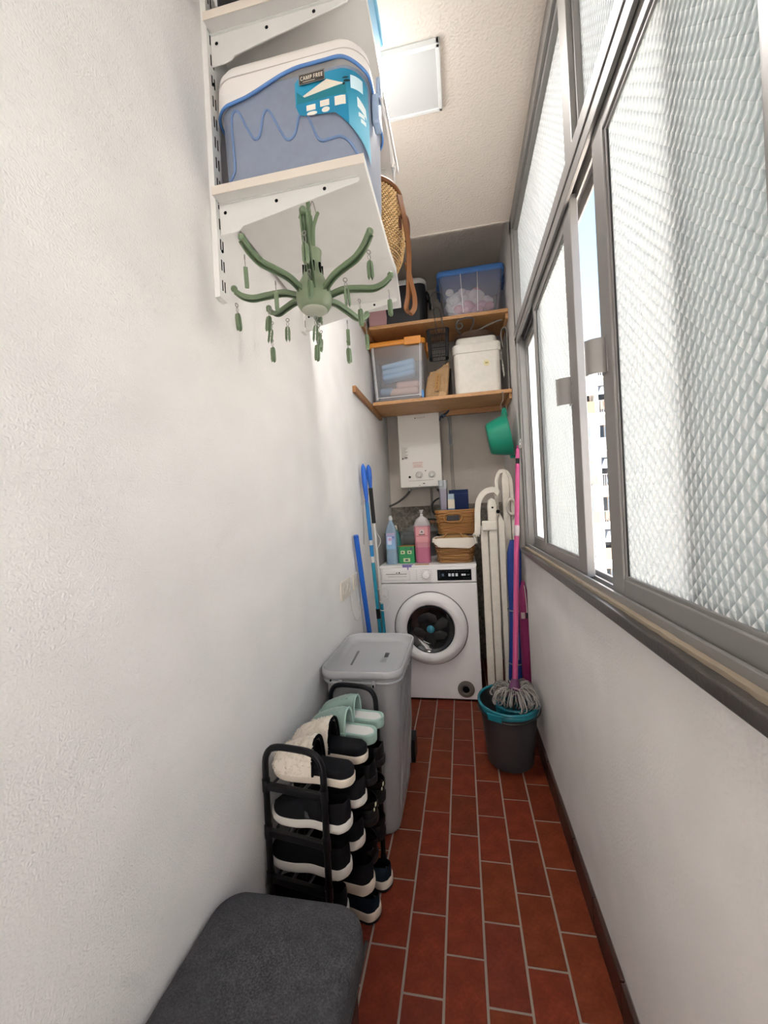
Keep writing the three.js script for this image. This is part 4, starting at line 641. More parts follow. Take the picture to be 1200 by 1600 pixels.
  const f = part('filter_ring', lathe([[0.020, -0.006], [0.024, 0.006], [0.036, 0.006], [0.040, 0.003], [0.049, 0.003], [0.0515, 0.001], [0.0515, -0.001]], 44).rotateX(Math.PI / 2), std([0.13, 0.115, 0.10], 0.5, { map: rep(blotch, 12) }), t); f.position.set(0.204, 0.078, 0.0015);
  part('filter_hole', lathe([[0.021, 0.004], [0.018, 0.0025], [0, 0.0025]], 30).rotateX(Math.PI / 2), M.dark, f);
}
const TOP = 0.8515;
{ // two scraps stuck to the front edge of the machine
  const a = thing('sticker', 'small purple sticker folded over the front edge of the washing machine', 'sticker', [-0.345, TOP, -2.54]);
  part('paper', [box2(-0.042, 0.028, 0, 0.0012, -0.03, 0.0042, 0.0003), box2(-0.036, 0.022, -0.012, 0.0005, 0.0042, 0.0056, 0.0003), box2(-0.006, 0.002, -0.03, -0.01, 0.0042, 0.0056, 0.0003)], std([0.23, 0.18, 0.45], 0.6), a);
  const b = thing('sticker', 'small orange brown sticker on the front edge of the washing machine', 'sticker', [-0.255, TOP, -2.548]);
  part('paper', [box2(-0.048, 0.04, 0, 0.0014, -0.035, 0.006, 0.0003)], std([0.42, 0.20, 0.09], 0.7), b);
}
// ---------- things standing on the washing machine ----------
{
  const t = thing('bottle', 'tall pale blue printed bottle with clear neck on the washing machine', 'bottle', [-0.458, TOP, -2.625]);
  part('body', loft([[0.062, 0.05, 0.014, 0], [0.072, 0.058, 0.018, 0.006], [0.073, 0.058, 0.018, 0.06], [0.069, 0.055, 0.018, 0.085], [0.073, 0.058, 0.018, 0.11], [0.073, 0.058, 0.018, 0.20], [0.066, 0.054, 0.018, 0.228], [0.042, 0.04, 0.014, 0.258], [0.022, 0.022, 0.01, 0.278], [0.022, 0.022, 0.01, 0.29]].map((a) => ring(...a))), phy([0.42, 0.58, 0.72], 0.25, { transmission: 0.45, thickness: 0 }), t);
  part('liquid', loft([[0.056, 0.044, 0.012, 0.004], [0.064, 0.05, 0.014, 0.008], [0.064, 0.05, 0.014, 0.055], [0.06, 0.048, 0.014, 0.075]].map((a) => ring(...a))), std([0.03, 0.20, 0.38], 0.4), t);
  const lb = canvasTex(128, 256, (c) => { const g = c.createLinearGradient(0, 0, 0, 256); g.addColorStop(0, '#b79ab8'); g.addColorStop(0.25, '#8fa2cf'); g.addColorStop(1, '#86b6d6'); c.fillStyle = g; c.fillRect(0, 0, 128, 256); c.fillStyle = '#c9d6ea'; c.fillRect(14, 60, 64, 120); c.fillStyle = '#c7a0c0'; c.beginPath(); c.arc(52, 100, 26, 0, 7); c.fill(); c.fillStyle = '#3f5f96'; c.fillRect(84, 58, 34, 14); c.fillRect(96, 80, 20, 8); c.fillStyle = '#dfe7f2'; for (let i = 0; i < 5; i++) c.fillRect(22, 130 + i * 12, 44, 5); });
  part('label', new THREE.PlaneGeometry(0.056, 0.105).translate(0, 0.152, 0.0297), std('#ffffff', 0.4, { map: lb, side: THREE.DoubleSide }), t, true);
  part('spout', lathe([[0.012, 0.288], [0.0135, 0.30], [0.009, 0.312], [0.006, 0.318], [0, 0.319]], 20), phy([0.75, 0.76, 0.76], 0.25, { transmission: 0.3, thickness: 0 }), t);
  const g = thing('bottle', 'green spray bottle with a white cap behind the blue bottle', 'bottle', [-0.438, TOP, -2.68]);
  part('body', loft([[0.058, 0.045, 0.016, 0], [0.064, 0.05, 0.018, 0.006], [0.064, 0.05, 0.018, 0.15], [0.05, 0.042, 0.016, 0.19], [0.024, 0.024, 0.011, 0.222]].map((a) => ring(...a))), std([0.03, 0.20, 0.19], 0.35), g);
  part('cap', lathe([[0.013, 0.22], [0.013, 0.243], [0.009, 0.25], [0, 0.25]], 20), std([0.72, 0.66, 0.56], 0.4), g);
  const b = thing('box', 'small bright green carton with pale printed labels on the washing machine', 'carton', [-0.362, TOP, -2.63]);
  const gm = std([0.015, 0.26, 0.085], 0.45), pl = std([0.52, 0.60, 0.34], 0.5);
  part('body', box2(-0.052, 0.05, 0, 0.112, -0.07, 0, 0.003), gm, b);
  part('top_flap', box2(-0.053, 0.051, 0.110, 0.114, -0.072, 0.001, 0.001), std([0.30, 0.16, 0.03], 0.6), b);
  part('print', [box2(-0.040, -0.012, 0.062, 0.084, -0.0005, 0.0008, 0.0004), box2(0.004, 0.032, 0.062, 0.084, -0.0005, 0.0008, 0.0004), box2(-0.024, 0.020, 0.010, 0.034, -0.0005, 0.0008, 0.0004)], pl, b);
  part('print', [rod([0.032, 0.094, -0.0005], [0.032, 0.094, 0.0009], 0.010), rod([-0.003, 0.098, -0.0005], [-0.003, 0.098, 0.0009], 0.005), box2(-0.033, -0.022, 0.068, 0.078, 0, 0.0012, 0.0004), box2(0.012, 0.024, 0.068, 0.078, 0, 0.0012, 0.0004), box2(-0.012, 0.008, 0.016, 0.028, 0, 0.0012, 0.0004)], std([0.05, 0.10, 0.12], 0.5), b);
  const s = thing('plastic_tub', 'smoky translucent plastic tub behind the green carton by the left wall', 'tub', [-0.405, TOP, -2.835]);
  part('body', tub([[0.22, 0.20, 0.02, 0], [0.24, 0.22, 0.024, 0.19], [0.25, 0.23, 0.026, 0.193]], 0.003), clear([0.35, 0.40, 0.40], 0.25, 0.8), s);
  const br = thing('sponge_pack', 'brown pack inside the smoky plastic tub', 'pack', [-0.365, TOP + 0.004, -2.80]);
  part('body', [box(0.11, 0.15, 0.09, 0, 0.076, 0, 0.012, 3), box(0.10, 0.02, 0.08, 0, 0.158, 0, 0.008, 3)], std([0.20, 0.11, 0.04], 0.8), br);
  const p = thing('cooking_pot', 'grey aluminium pot with domed lid at the back of the washing machine', 'pot', [-0.305, TOP, -3.085]);
  part('pot', lathe([[0, 0], [0.105, 0], [0.118, 0.012], [0.12, 0.17], [0.126, 0.174], [0.126, 0.18], [0.118, 0.178], [0.114, 0.02], [0, 0.01]], 48), std([0.34, 0.34, 0.34], 0.35, { metalness: 0.7 }), p);
  part('lid', lathe([[0.128, 0.181], [0.128, 0.186], [0.116, 0.196], [0.08, 0.222], [0.04, 0.236], [0, 0.240]], 48), std([0.36, 0.36, 0.36], 0.32, { metalness: 0.7 }), p);
  part('knob', lathe([[0.008, 0.236], [0.008, 0.25], [0.02, 0.254], [0.019, 0.266], [0, 0.27]], 24), M.blackPlastic, p);
  for (const q of [-1, 1]) part('handle', tube([[q * 0.116, 0.15, 0.03], [q * 0.145, 0.152, 0.022], [q * 0.145, 0.152, -0.022], [q * 0.116, 0.15, -0.03]], 0.006), M.blackPlastic, p);
}
{
  const t = thing('bottle', 'pink detergent refill bottle with a clear tied neck between the carton and basket', 'bottle', [-0.257, TOP, -2.66]);
  part('body', loft([[0.088, 0.06, 0.018, 0], [0.096, 0.066, 0.022, 0.006], [0.098, 0.068, 0.022, 0.10], [0.100, 0.069, 0.022, 0.108], [0.100, 0.069, 0.022, 0.116], [0.103, 0.07, 0.022, 0.13], [0.106, 0.072, 0.022, 0.24]].map((a) => ring(...a))), std([0.50, 0.20, 0.25], 0.4), t);
  part('neck', loft([[0.105, 0.071, 0.022, 0.241], [0.099, 0.066, 0.024, 0.258], [0.072, 0.045, 0.018, 0.285], [0.026, 0.022, 0.01, 0.302], [0.012, 0.012, 0.005, 0.312], [0.014, 0.014, 0.006, 0.325], [0.03, 0.014, 0.006, 0.345]].map((a) => ring(...a))), clear([0.72, 0.68, 0.68], 0.35, 0.5), t);
  part('tie', new THREE.TorusGeometry(0.0075, 0.003, 8, 20).rotateX(Math.PI / 2).translate(0, 0.313, 0), M.whitePlastic, t);
  part('lower_band', loft([[0.097, 0.0685, 0.022, 0.004], [0.1005, 0.0705, 0.022, 0.102]].map((a) => ring(...a)), false, false), std([0.42, 0.115, 0.20], 0.45), t);
  const lb = canvasTex(128, 160, (c) => { c.fillStyle = '#cf9095'; c.fillRect(0, 0, 128, 160); c.fillStyle = '#b06a74'; c.fillRect(0, 92, 128, 10); c.fillStyle = '#c4b3b3'; c.beginPath(); c.arc(64, 52, 26, 0, 7); c.fill(); c.fillStyle = '#4a3b3d'; c.beginPath(); c.moveTo(50, 60); c.lineTo(64, 40); c.lineTo(78, 60); c.fill(); c.fillRect(30, 78, 68, 9); });
  part('label', new THREE.PlaneGeometry(0.078, 0.098).translate(0, 0.186, 0.0366), std('#ffffff', 0.5, { map: lb, side: THREE.DoubleSide }), t, true);
}
// wicker: upright stakes with strands woven in and out of them
function wicker(t, w, d, r, h, flare, rows, mat, mat2, gap) {
  const f = (v) => 1 - flare * (1 - v), st = [], stakes = [];
  const N = 4 * 11;
  const base = rrect(w, d, r, 10);
  for (let j = 0; j < rows; j++) { const v = (j + 0.5) / rows, k = f(v); if (gap && gap(v)) { } const pts = base.map(([x, z], i) => { const o = 0.0032 * ((i + j) % 2 ? 1 : -1), L = Math.hypot(x, z); return [x * k + o * x / L, h * v, z * k + o * z / L]; }); (j % 3 === 1 ? stakes : st).push(tube(pts, h / rows * 0.56, true, N * 3, 5)); }
  for (let i = 0; i < N; i += 2) { const [x, z] = base[i]; st.push(rod([x * f(0), 0, z * f(0)], [x, h, z], 0.003, 0.003, 6)); }
  const a = part('weave', st, mat, t); a.userData.kind = 'stuff'; const b = part('weave', stakes, mat2, t); b.userData.kind = 'stuff';
  part('bottom', loft([ring(w * f(0), d * f(0), r * 0.8, 0), ring(w * f(0), d * f(0), r * 0.8, 0.006)]), mat2, t);
  part('rim', [tube(base.map(([x, z]) => [x * 1.015, h, z * 1.015]), 0.0068, true, 150, 8), tube(base.map(([x, z]) => [x * 1.02, h - 0.010, z * 1.02]), 0.005, true, 150, 7)], mat, t);
}
const wk1 = std([0.36, 0.175, 0.055], 0.6), wk2 = std([0.27, 0.12, 0.035], 0.65);
{
  const t = thing('wicker_basket', 'lower wicker basket with a white cloth liner and arched handle on the washing machine', 'basket', [-0.050, TOP + 0.001, -2.685]);
  wicker(t, 0.255, 0.20, 0.045, 0.145, 0.20, 11, wk1, wk2);
  // cloth liner folded over the rim, wavy hem
  const o = rrect(0.275, 0.222, 0.055, 16), R = [];
  for (const [s, y] of [[0.90, 0.10], [0.95, 0.148], [0.99, 0.158], [1.02, 0.156], [1.045, 0.135], [1.05, 0.112]]) R.push(o.map(([x, z], i) => { const n = noise.noise(i * 0.35, y * 8, 3), hem = y < 0.12 && s > 1 ? 0.014 * Math.sin(i * 0.28) - 0.006 * (x > 0 ? 1 : -1) : 0; return [x * (s + 0.012 * n), y + 0.004 * n + hem, z * (s + 0.012 * n)]; }));
  part('liner', loft(R, false, false), std([0.74, 0.68, 0.60], 0.95, { side: THREE.DoubleSide }), t);
  part('handle', tube([[-0.065, 0.13, 0.085], [-0.062, 0.165, 0.085], [-0.035, 0.192, 0.085], [0.01, 0.196, 0.085], [0.045, 0.175, 0.085], [0.05, 0.13, 0.085]], 0.0052, false, 50, 8), wk1, t);
  part('filling', loft([ring(0.20, 0.16, 0.03, 0.05), ring(0.225, 0.178, 0.04, 0.148), ring(0.15, 0.12, 0.04, 0.168)]), std([0.42, 0.25, 0.10], 0.9), t);
}
{
  const t = thing('wicker_basket', 'upper wicker basket with cut-out handle, stacked behind and above the lined one', 'basket', [-0.035, 1.022, -2.845]);
  wicker(t, 0.275, 0.19, 0.04, 0.158, 0.17, 15, std([0.40, 0.19, 0.055], 0.55), std([0.36, 0.165, 0.045], 0.6));
  part('handle_hole', [box2(-0.062, 0.022, 0.092, 0.128, 0.088, 0.0985, 0.008, 3)], std([0.05, 0.05, 0.06], 0.7), t);
  part('handle', [tube([[-0.066, 0.088, 0.097], [-0.068, 0.134, 0.101], [0.028, 0.134, 0.101], [0.026, 0.088, 0.097]], 0.006, true, 60, 8)], std([0.38, 0.18, 0.05], 0.5), t);
  const s = thing('carton', 'plain carton behind the lined basket, carrying the upper basket', 'carton', [-0.03, TOP, -2.95]);
  part('body', box2(-0.10, 0.10, 0, 0.168, -0.11, 0.05, 0.003), std([0.12, 0.09, 0.07], 0.85), s);
  part('tape', box2(-0.02, 0.02, 0.166, 0.1685, -0.11, 0.05, 0.0005), std([0.25, 0.2, 0.14], 0.5), s);
  const n = thing('box', 'flat navy blue box standing in the upper wicker basket', 'box', [-0.012, 1.033, -2.87]);
  part('body', box2(-0.066, 0.066, 0, 0.29, -0.022, 0.0, 0.003), phy([0.006, 0.020, 0.085], 0.5, { specularIntensity: 0.3 }), n);
  part('lid_line', box2(-0.0665, 0.0665, 0.262, 0.264, -0.0225, 0.0008, 0.0003), std([0.03, 0.07, 0.2], 0.5), n);
  const p = thing('plastic_container', 'tall clear container with purple contents standing in the upper wicker basket', 'container', [-0.115, 1.033, -2.84]);
  part('body', tub([[0.046, 0.046, 0.008, 0], [0.062, 0.056, 0.010, 0.36]], 0.002), clear([0.8, 0.83, 0.86], 0.25, 0.95), p);
  part('contents', loft([ring(0.038, 0.038, 0.008, 0.006), ring(0.052, 0.046, 0.009, 0.30)]), std([0.19, 0.09, 0.20], 0.8), p);
  const c = thing('spray_can', 'small cream and blue tube standing in the upper wicker basket', 'tube', [-0.063, 1.033, -2.80]);
  part('body', [box2(-0.023, 0.023, 0, 0.225, -0.012, 0.012, 0.005, 2)], std([0.66, 0.60, 0.47], 0.5), c);
  part('band', [box2(-0.0235, 0.0235, 0.10, 0.165, -0.0125, 0.0125, 0.005, 2)], std([0.10, 0.19, 0.36], 0.5), c);
  part('cap', [box2(-0.0225, 0.0225, 0.222, 0.262, -0.0115, 0.0115, 0.006, 2)], std([0.33, 0.42, 0.50], 0.4), c);
}
// ---------- folded white garden chairs beside the washing machine ----------
{
  const wp = std([0.74, 0.70, 0.61], 0.4, { map: rep(blotch, 5) });
  const t = thing('folding_chair', 'folded white plastic garden chair with a curved armrest beside the washing machine', 'chair', [0.158, 0, -2.47]);
  part('leg', [slab([[-0.052, 0.02], [-0.018, 0.0], [-0.010, 0.0], [-0.010, 1.06], [-0.020, 1.085], [-0.05, 1.085]], 0.034, 0.006, 3)], wp, t);
  part('leg', [slab([[-0.006, 0.0], [0.034, 0.0], [0.042, 0.65], [0.046, 1.20], [0.038, 1.234], [0.016, 1.246], [-0.002, 1.232], [-0.006, 1.20]], 0.036, 0.007, 3).translate(0, 0, 0.012)], wp, t);
  part('seat_slat', [slab([[0.050, 0.02], [0.076, 0.02], [0.088, 1.10], [0.062, 1.16], [0.05, 1.12]], 0.030, 0.005, 3)], wp, t);
  part('crosspiece', [box(0.088, 0.060, 0.02, 0.0, 1.085, 0.034, 0.012, 4)], wp, t);
  part('armrest', ribbon([[-0.070, 1.035, -0.01], [-0.066, 1.10, -0.01], [-0.062, 1.18, -0.01], [-0.048, 1.245, -0.01], [-0.012, 1.285, -0.01], [0.04, 1.293, -0.01], [0.062, 1.27, -0.01]], 0.05, 0.032, [0, 0, 1], 60), wp, t);
  part('arm_tip', [slab([[-0.096, 1.035], [-0.06, 1.02], [-0.056, 1.045], [-0.078, 1.058]], 0.045, 0.006, 2).translate(0, 0, -0.01), tube([[-0.094, 1.035, -0.004], [-0.084, 1.01, -0.004], [-0.08, 0.985, -0.004]], 0.005)], wp, t);
  part('bolt', [rod([0.022, 1.19, 0.028], [0.022, 1.19, 0.032], 0.006), rod([0.052, 1.165, 0.008], [0.052, 1.165, 0.03], 0.011)], M.dark, t);
  const u = thing('folding_chair', 'taller folded white garden chair with an arched back, behind the one with the armrest', 'chair', [0.262, 0, -2.565]);
  part('back_frame', [ribbon([[-0.046, 0.9, 0], [-0.046, 1.30, 0], [-0.040, 1.37, 0], [-0.018, 1.405, 0], [0.016, 1.40, 0], [0.036, 1.36, 0], [0.042, 1.28, 0], [0.044, 0.9, 0]], 0.044, 0.02, [0, 0, 1], 80)], wp, u);
  part('back_panel', [slab([[-0.012, 0.0], [0.026, 0.0], [0.03, 1.36], [0.018, 1.40], [-0.004, 1.40], [-0.014, 1.36]], 0.03, 0.006, 3).translate(0, 0, 0.012)], wp, u);
  part('leg', [slab([[-0.05, 0], [-0.018, 0], [-0.022, 0.98], [-0.05, 0.98]], 0.03, 0.005, 2)], wp, u);
  part('leg', [slab([[0.03, 0], [0.056, 0], [0.06, 1.02], [0.034, 1.02]], 0.03, 0.005, 2)], wp, u);
  part('grip_ring', [new THREE.TorusGeometry(0.034, 0.008, 10, 36).scale(0.72, 1.3, 1).translate(0.034, 1.19, 0.040)], wp, u);
}
{
  const t = thing('parasol', 'closed blue parasol in a sleeve standing between the garden chairs and mop', 'parasol', [0.256, 0, -2.395], 0);
  const b = std([0.010, 0.040, 0.24], 0.6, { bumpMap: rep(fineNoise, 6), bumpScale: 0.002 });
  const R = [];
  for (let j = 0; j <= 26; j++) { const v = j / 26, y = 0.03 + v * 0.97, r = (0.034 + 0.004 * Math.sin(v * 9)) * (v > 0.93 ? 1 - (v - 0.93) * 6 : 1) * (v < 0.05 ? 0.6 + v * 8 : 1); R.push(Array.from({ length: 24 }, (_, i) => { const a = -i / 24 * Math.PI * 2, q = r * (1 + 0.14 * Math.cos(a * 6 + v * 3)); return [q * Math.cos(a) + 0.03 * v, y, q * Math.sin(a) * 0.8 - 0.012 * v]; })); }
  part('canopy', loft(R), b, t);
  part('strap', [0.30, 0.60].map((y) => lathe([[0.041, y], [0.0425, y + 0.004], [0.041, y + 0.008]], 30).translate(0.03 * y, 0, -0.012 * y)), std([0.22, 0.26, 0.34], 0.5), t);
  part('pocket', [slab([[-0.018, 0.34], [0.012, 0.33], [0.014, 0.58], [-0.012, 0.595]], 0.004, 0.001, 1).translate(0.012, 0, 0.034)], std([0.16, 0.19, 0.27], 0.35), t);
  part('tip', rod([0, 0, 0], [0.001, 0.05, 0], 0.012, 0.014), M.blackPlastic, t);
  const m = thing('parasol', 'closed magenta parasol in a bag in the corner right of the mop handle', 'parasol', [0.310, 0, -2.315], 0);
  const mg = std([0.20, 0.006, 0.075], 0.6, { bumpMap: rep(fineNoise, 6), bumpScale: 0.002 });
  const Q = [];
  for (let j = 0; j <= 24; j++) { const v = j / 24, y = 0.02 + v * 0.76, r = 0.030 * (0.85 + 0.25 * Math.sin(v * 2.6)) * (v > 0.9 ? 1 - (v - 0.9) * 7 : 1); Q.push(Array.from({ length: 20 }, (_, i) => { const a = -i / 20 * Math.PI * 2, q = r * (1 + 0.10 * Math.cos(a * 5 + v * 2)); return [q * Math.cos(a) * 0.78 + 0.004 * v, y, q * Math.sin(a) - 0.012 * v]; })); }
  part('bag', loft(Q), mg, m);
  part('tag', box(0.020, 0.034, 0.003, -0.010, 0.60, 0.030, 0.001, 1), std([0.36, 0.28, 0.27], 0.6), m);
  part('cord', [tube([[0.006, 0.76, 0.014], [0.010, 0.70, 0.022], [0.012, 0.64, 0.026], [0.012, 0.61, 0.026]], 0.0022)], std([0.5, 0.48, 0.45], 0.6), m);
  part('toggle', [rod([0.012, 0.615, 0.027], [0.012, 0.585, 0.027], 0.006, 0.007)], M.blackPlastic, m);
}
// ---------- mop and bucket ----------
{
  const B = [0.172, 0, -1.965];
  const t = thing('mop_bucket', 'oval dark grey mop bucket with a teal rim beside the right wall', 'bucket', B);
  const el = (rx, rz, y, dz = 0) => Array.from({ length: 48 }, (_, i) => { const a = i / 48 * Math.PI * 2; return [rx * Math.cos(a), y, rz * Math.sin(a) + dz]; });
  part('body', loft([el(0.095, 0.100, 0, -0.012), el(0.103, 0.108, 0.006, -0.012), el(0.118, 0.132, 0.15, -0.004), el(0.131, 0.158, 0.286), el(0.127, 0.154, 0.286), el(0.114, 0.128, 0.15, -0.004), el(0.099, 0.104, 0.012, -0.012)]), std([0.040, 0.040, 0.043], 0.45), t);
  const teal = std([0.008, 0.155, 0.205], 0.38);
  part('rim', [tube(el(0.1335, 0.1605, 0.292).filter((_, i) => i % 2 === 0), 0.0065, true, 120, 9), loft([el(0.1345, 0.1615, 0.268), el(0.1375, 0.1645, 0.272), el(0.1375, 0.1645, 0.291), el(0.129, 0.156, 0.291), el(0.129, 0.156, 0.268)], false, false)], teal, t);
  part('spout', slab([[-0.03, 0.262], [0.03, 0.262], [0.036, 0.29], [-0.036, 0.29]], 0.012, 0.003, 2).translate(0, 0, 0.164).rotateY(-0.45), teal, t);
  const wr = [];
  for (let i = 0; i < 22; i++) { const a = i / 22 * Math.PI * 2; wr.push(slab([[0.062, 0.16], [0.074, 0.16], [0.090, 0.285], [0.076, 0.285]], 0.013, 0.002, 1).rotateY(-a).translate(0.028, 0, 0.02)); }
  part('wringer', [...wr, lathe([[0.0, 0.16], [0.066, 0.16], [0.07, 0.166], [0, 0.166]], 36).translate(0.028, 0, 0.02), lathe([[0.074, 0.276], [0.088, 0.276], [0.09, 0.288], [0.076, 0.288], [0.074, 0.276]], 44).translate(0.028, 0, 0.02)], teal, t);
  part('handle', tube(Array.from({ length: 13 }, (_, i) => { const a = Math.PI * (0.02 + 0.96 * i / 12); return [-0.142 * Math.cos(a), 0.272 - 0.012 * Math.sin(a), 0.168 * Math.sin(a)]; }), 0.0035, false, 60, 7), std([0.02, 0.02, 0.02], 0.5), t);
  // the mop standing in it
  const m = thing('mop', 'string mop with a bright pink handle standing in the bucket', 'mop', [0, 0, 0]);
  const foot = [0.203, 0.335, -1.945], top = [0.303, 1.488, -2.195], at = (k) => foot.map((v, i) => v + (top[i] - v) * k);
  const pink = std([0.46, 0.058, 0.185], 0.38), pink2 = std([0.45, 0.03, 0.15], 0.4);
  part('handle', [rod(at(0.02), at(0.62), 0.0125), rod(at(0.655), at(0.93), 0.0112), rod(at(0.955), at(1), 0.0112, 0.009)], pink, m);
  part('joint', [rod(at(0.615), at(0.66), 0.0134)], std([0.50, 0.42, 0.44], 0.4), m);
  part('joint', [rod(at(0.925), at(0.96), 0.0098)], M.blackPlastic, m);
  part('hang_loop', [new THREE.TorusGeometry(0.009, 0.0032, 8, 20).rotateY(1.2).translate(at(1.006)[0], at(1.006)[1], at(1.006)[2])], pink2, m);
  part('socket', [rod([foot[0] - 0.004, foot[1] - 0.012, foot[2] + 0.008], at(0.05), 0.038, 0.016, 20)], std([0.10, 0.025, 0.085], 0.5), m);
  part('socket_ring', [new THREE.TorusGeometry(0.026, 0.0035, 8, 30).rotateX(1.2).rotateZ(-0.3).translate(foot[0] + 0.016, foot[1] + 0.022, foot[2] + 0.024)], std([0.36, 0.20, 0.27], 0.5), m);
  const st = [], st2 = [];
  for (let i = 0; i < 170; i++) {
    const a = rr(0, Math.PI * 2), out = rr(0.055, 0.112) * (Math.cos(a) > 0.2 ? 1.12 : 0.85), c = Math.cos(a), s = Math.sin(a), o = [foot[0] + 0.026 * c, foot[1] + rr(-0.004, 0.016), foot[2] + 0.026 * s], w = rr(-0.4, 0.4);
    const ex = Math.min(o[0] + out * Math.cos(a + w), 0.298), ez = o[2] + out * Math.sin(a + w), drop = rr(0.02, 0.055);
    const pts = [o, [o[0] + (ex - o[0]) * 0.35, o[1] + rr(0.006, 0.026), o[2] + (ez - o[2]) * 0.35], [o[0] + (ex - o[0]) * 0.75, o[1] + rr(-0.006, 0.018), o[2] + (ez - o[2]) * 0.75], [ex, Math.max(0.3045, o[1] - drop * 0.6), ez], [ex - 0.01 * c + rr(-0.01, 0.004), Math.max(0.3035, o[1] - drop - 0.012), ez - 0.012 * s]];
    (i % 3 ? st : st2).push(tube(pts, 0.0023, false, 14, 5));
  }
  const x = part('strands', st, std([0.32, 0.30, 0.28], 0.95), m); x.userData.kind = 'stuff'; const y = part('strands', st2, std([0.20, 0.19, 0.185], 0.95), m); y.userData.kind = 'stuff';
}

// ---------- along the left wall: brooms, socket, hamper ----------
{
  const blue = std([0.012, 0.12, 0.55], 0.4), teal = std([0.01, 0.25, 0.38], 0.4), white = std([0.66, 0.64, 0.61], 0.4);
  const wave = (p, q, k) => p.map((v, i) => v + (q[i] - v) * k);
  { // broom with a blue rounded grip
    const t = thing('broom', 'broom stick with rounded blue grip, blue and teal shaft, leaning on the left wall', 'broom');
    const top = [-0.532, 1.475, -2.235], foot = [-0.492, 0.02, -2.395], at = (k) => wave(foot, top, k);
    part('grip', [loft(Array.from({ length: 15 }, (_, j) => { const v = j / 14, c = at(0.845 + 0.155 * v), r = 0.0175 * Math.sqrt(Math.max(0.02, 1 - Math.pow(Math.max(0, (v - 0.75) / 0.25), 2))) * (0.55 + 0.45 * Math.min(1, v * 2.0)); return Array.from({ length: 16 }, (_, i) => { const a = -i / 16 * Math.PI * 2; return [c[0] + r * 0.9 * Math.cos(a), c[1], c[2] + r * Math.sin(a)]; }); }))], blue, t);
    part('shaft', [rod(at(0.70), at(0.85), 0.011)], std([0.02, 0.20, 0.50], 0.4), t);
    part('shaft', [rod(at(0.61), at(0.70), 0.0105)], white, t);
    part('shaft', [rod(at(0.635), at(0.68), 0.0112)], std([0.01, 0.22, 0.52], 0.4), t);
    part('shaft', [rod(at(0.10), at(0.61), 0.0105)], teal, t);
    part('joint', [rod(at(0.38), at(0.42), 0.0125)], M.blackPlastic, t);
    part('string', [tube([[at(0.86)[0], at(0.86)[1], at(0.86)[2] + 0.018], [-0.53, 1.26, -2.21], [-0.535, 1.22, -2.20], [-0.54, 1.12, -2.21], [-0.545, 1.02, -2.215]], 0.002)], std([0.3, 0.28, 0.26], 0.7), t);
    part('brush_head', [box(0.045, 0.05, 0.12, foot[0], 0.045, foot[2], 0.01, 3)], teal, t);
    const br = []; for (let i = 0; i < 60; i++) { const x = rr(-0.016, 0.016), z = rr(-0.052, 0.052); br.push(rod([foot[0] + x, 0.001, foot[2] + z * 1.05], [foot[0] + x, 0.03, foot[2] + z], 0.0022, 0.0022, 5)); }
    const bm = part('bristles', br, std([0.05, 0.1, 0.14], 0.8), t); bm.userData.kind = 'stuff';
  }
  {
    const t = thing('broom', 'second broom stick with rounded blue top and black foam grip on white shaft', 'broom');
    const top = [-0.530, 1.483, -2.365], foot = [-0.492, 0.02, -2.50], at = (k) => wave(foot, top, k);
    part('grip', [loft(Array.from({ length: 15 }, (_, j) => { const v = j / 14, c = at(0.90 + 0.10 * v), r = 0.0175 * Math.sqrt(Math.max(0.02, 1 - Math.pow(Math.max(0, (v - 0.72) / 0.28), 2))) * (0.55 + 0.45 * Math.min(1, v * 2.0)); return Array.from({ length: 16 }, (_, i) => { const a = -i / 16 * Math.PI * 2; return [c[0] + r * 0.9 * Math.cos(a), c[1], c[2] + r * Math.sin(a)]; }); }))], blue, t);
    part('foam_grip', [rod(at(0.76), at(0.905), 0.0125)], std([0.02, 0.02, 0.02], 0.8), t);
    part('shaft', [rod(at(0.42), at(0.765), 0.0095)], white, t);
    part('shaft', [rod(at(0.10), at(0.42), 0.0098)], teal, t);
    part('brush_head', [box(0.04, 0.05, 0.05, foot[0], 0.045, foot[2], 0.01, 3), box(0.036, 0.022, 0.045, foot[0], 0.011, foot[2], 0.004, 2)], std([0.02, 0.03, 0.05], 0.5), t);
  }
  {
    const t = thing('stick', 'short plain bright blue stick leaning on the wall before the brooms', 'stick');
    const a = [-0.538, 1.072, -2.03], b = [-0.525, 0.012, -2.335];
    part('tube', [rod(a, b, 0.0135, 0.0135, 18)], blue, t);
    part('end_cap', [rod(a, [a[0] - 0.0004, a[1] + 0.012, a[2] + 0.003], 0.0145, 0.0125, 18)], std([0.012, 0.10, 0.48], 0.4), t);
  }
  const c = thing('cable', 'thin white cable looped round the brooms next to the washing machine', 'cable');
  part('cable', [tube([[-0.528, 0.80, -2.42], [-0.536, 0.76, -2.39], [-0.538, 0.70, -2.385], [-0.508, 0.655, -2.395], [-0.468, 0.675, -2.43], [-0.463, 0.71, -2.45], [-0.488, 0.735, -2.43], [-0.526, 0.72, -2.395], [-0.538, 0.68, -2.38], [-0.513, 0.61, -2.39], [-0.473, 0.60, -2.44], [-0.468, 0.65, -2.47], [-0.508, 0.70, -2.42]], 0.0026, false, 120, 6), tube([[-0.528, 0.80, -2.42], [-0.526, 0.88, -2.44], [-0.530, 0.95, -2.46], [-0.50, 1.02, -2.47], [-0.536, 1.10, -2.46]], 0.0026, false, 50, 6)], std([0.70, 0.68, 0.65], 0.5), c);
  const w = thing('wire', 'thin pale wire trailing down the left wall from the sockets', 'wire');
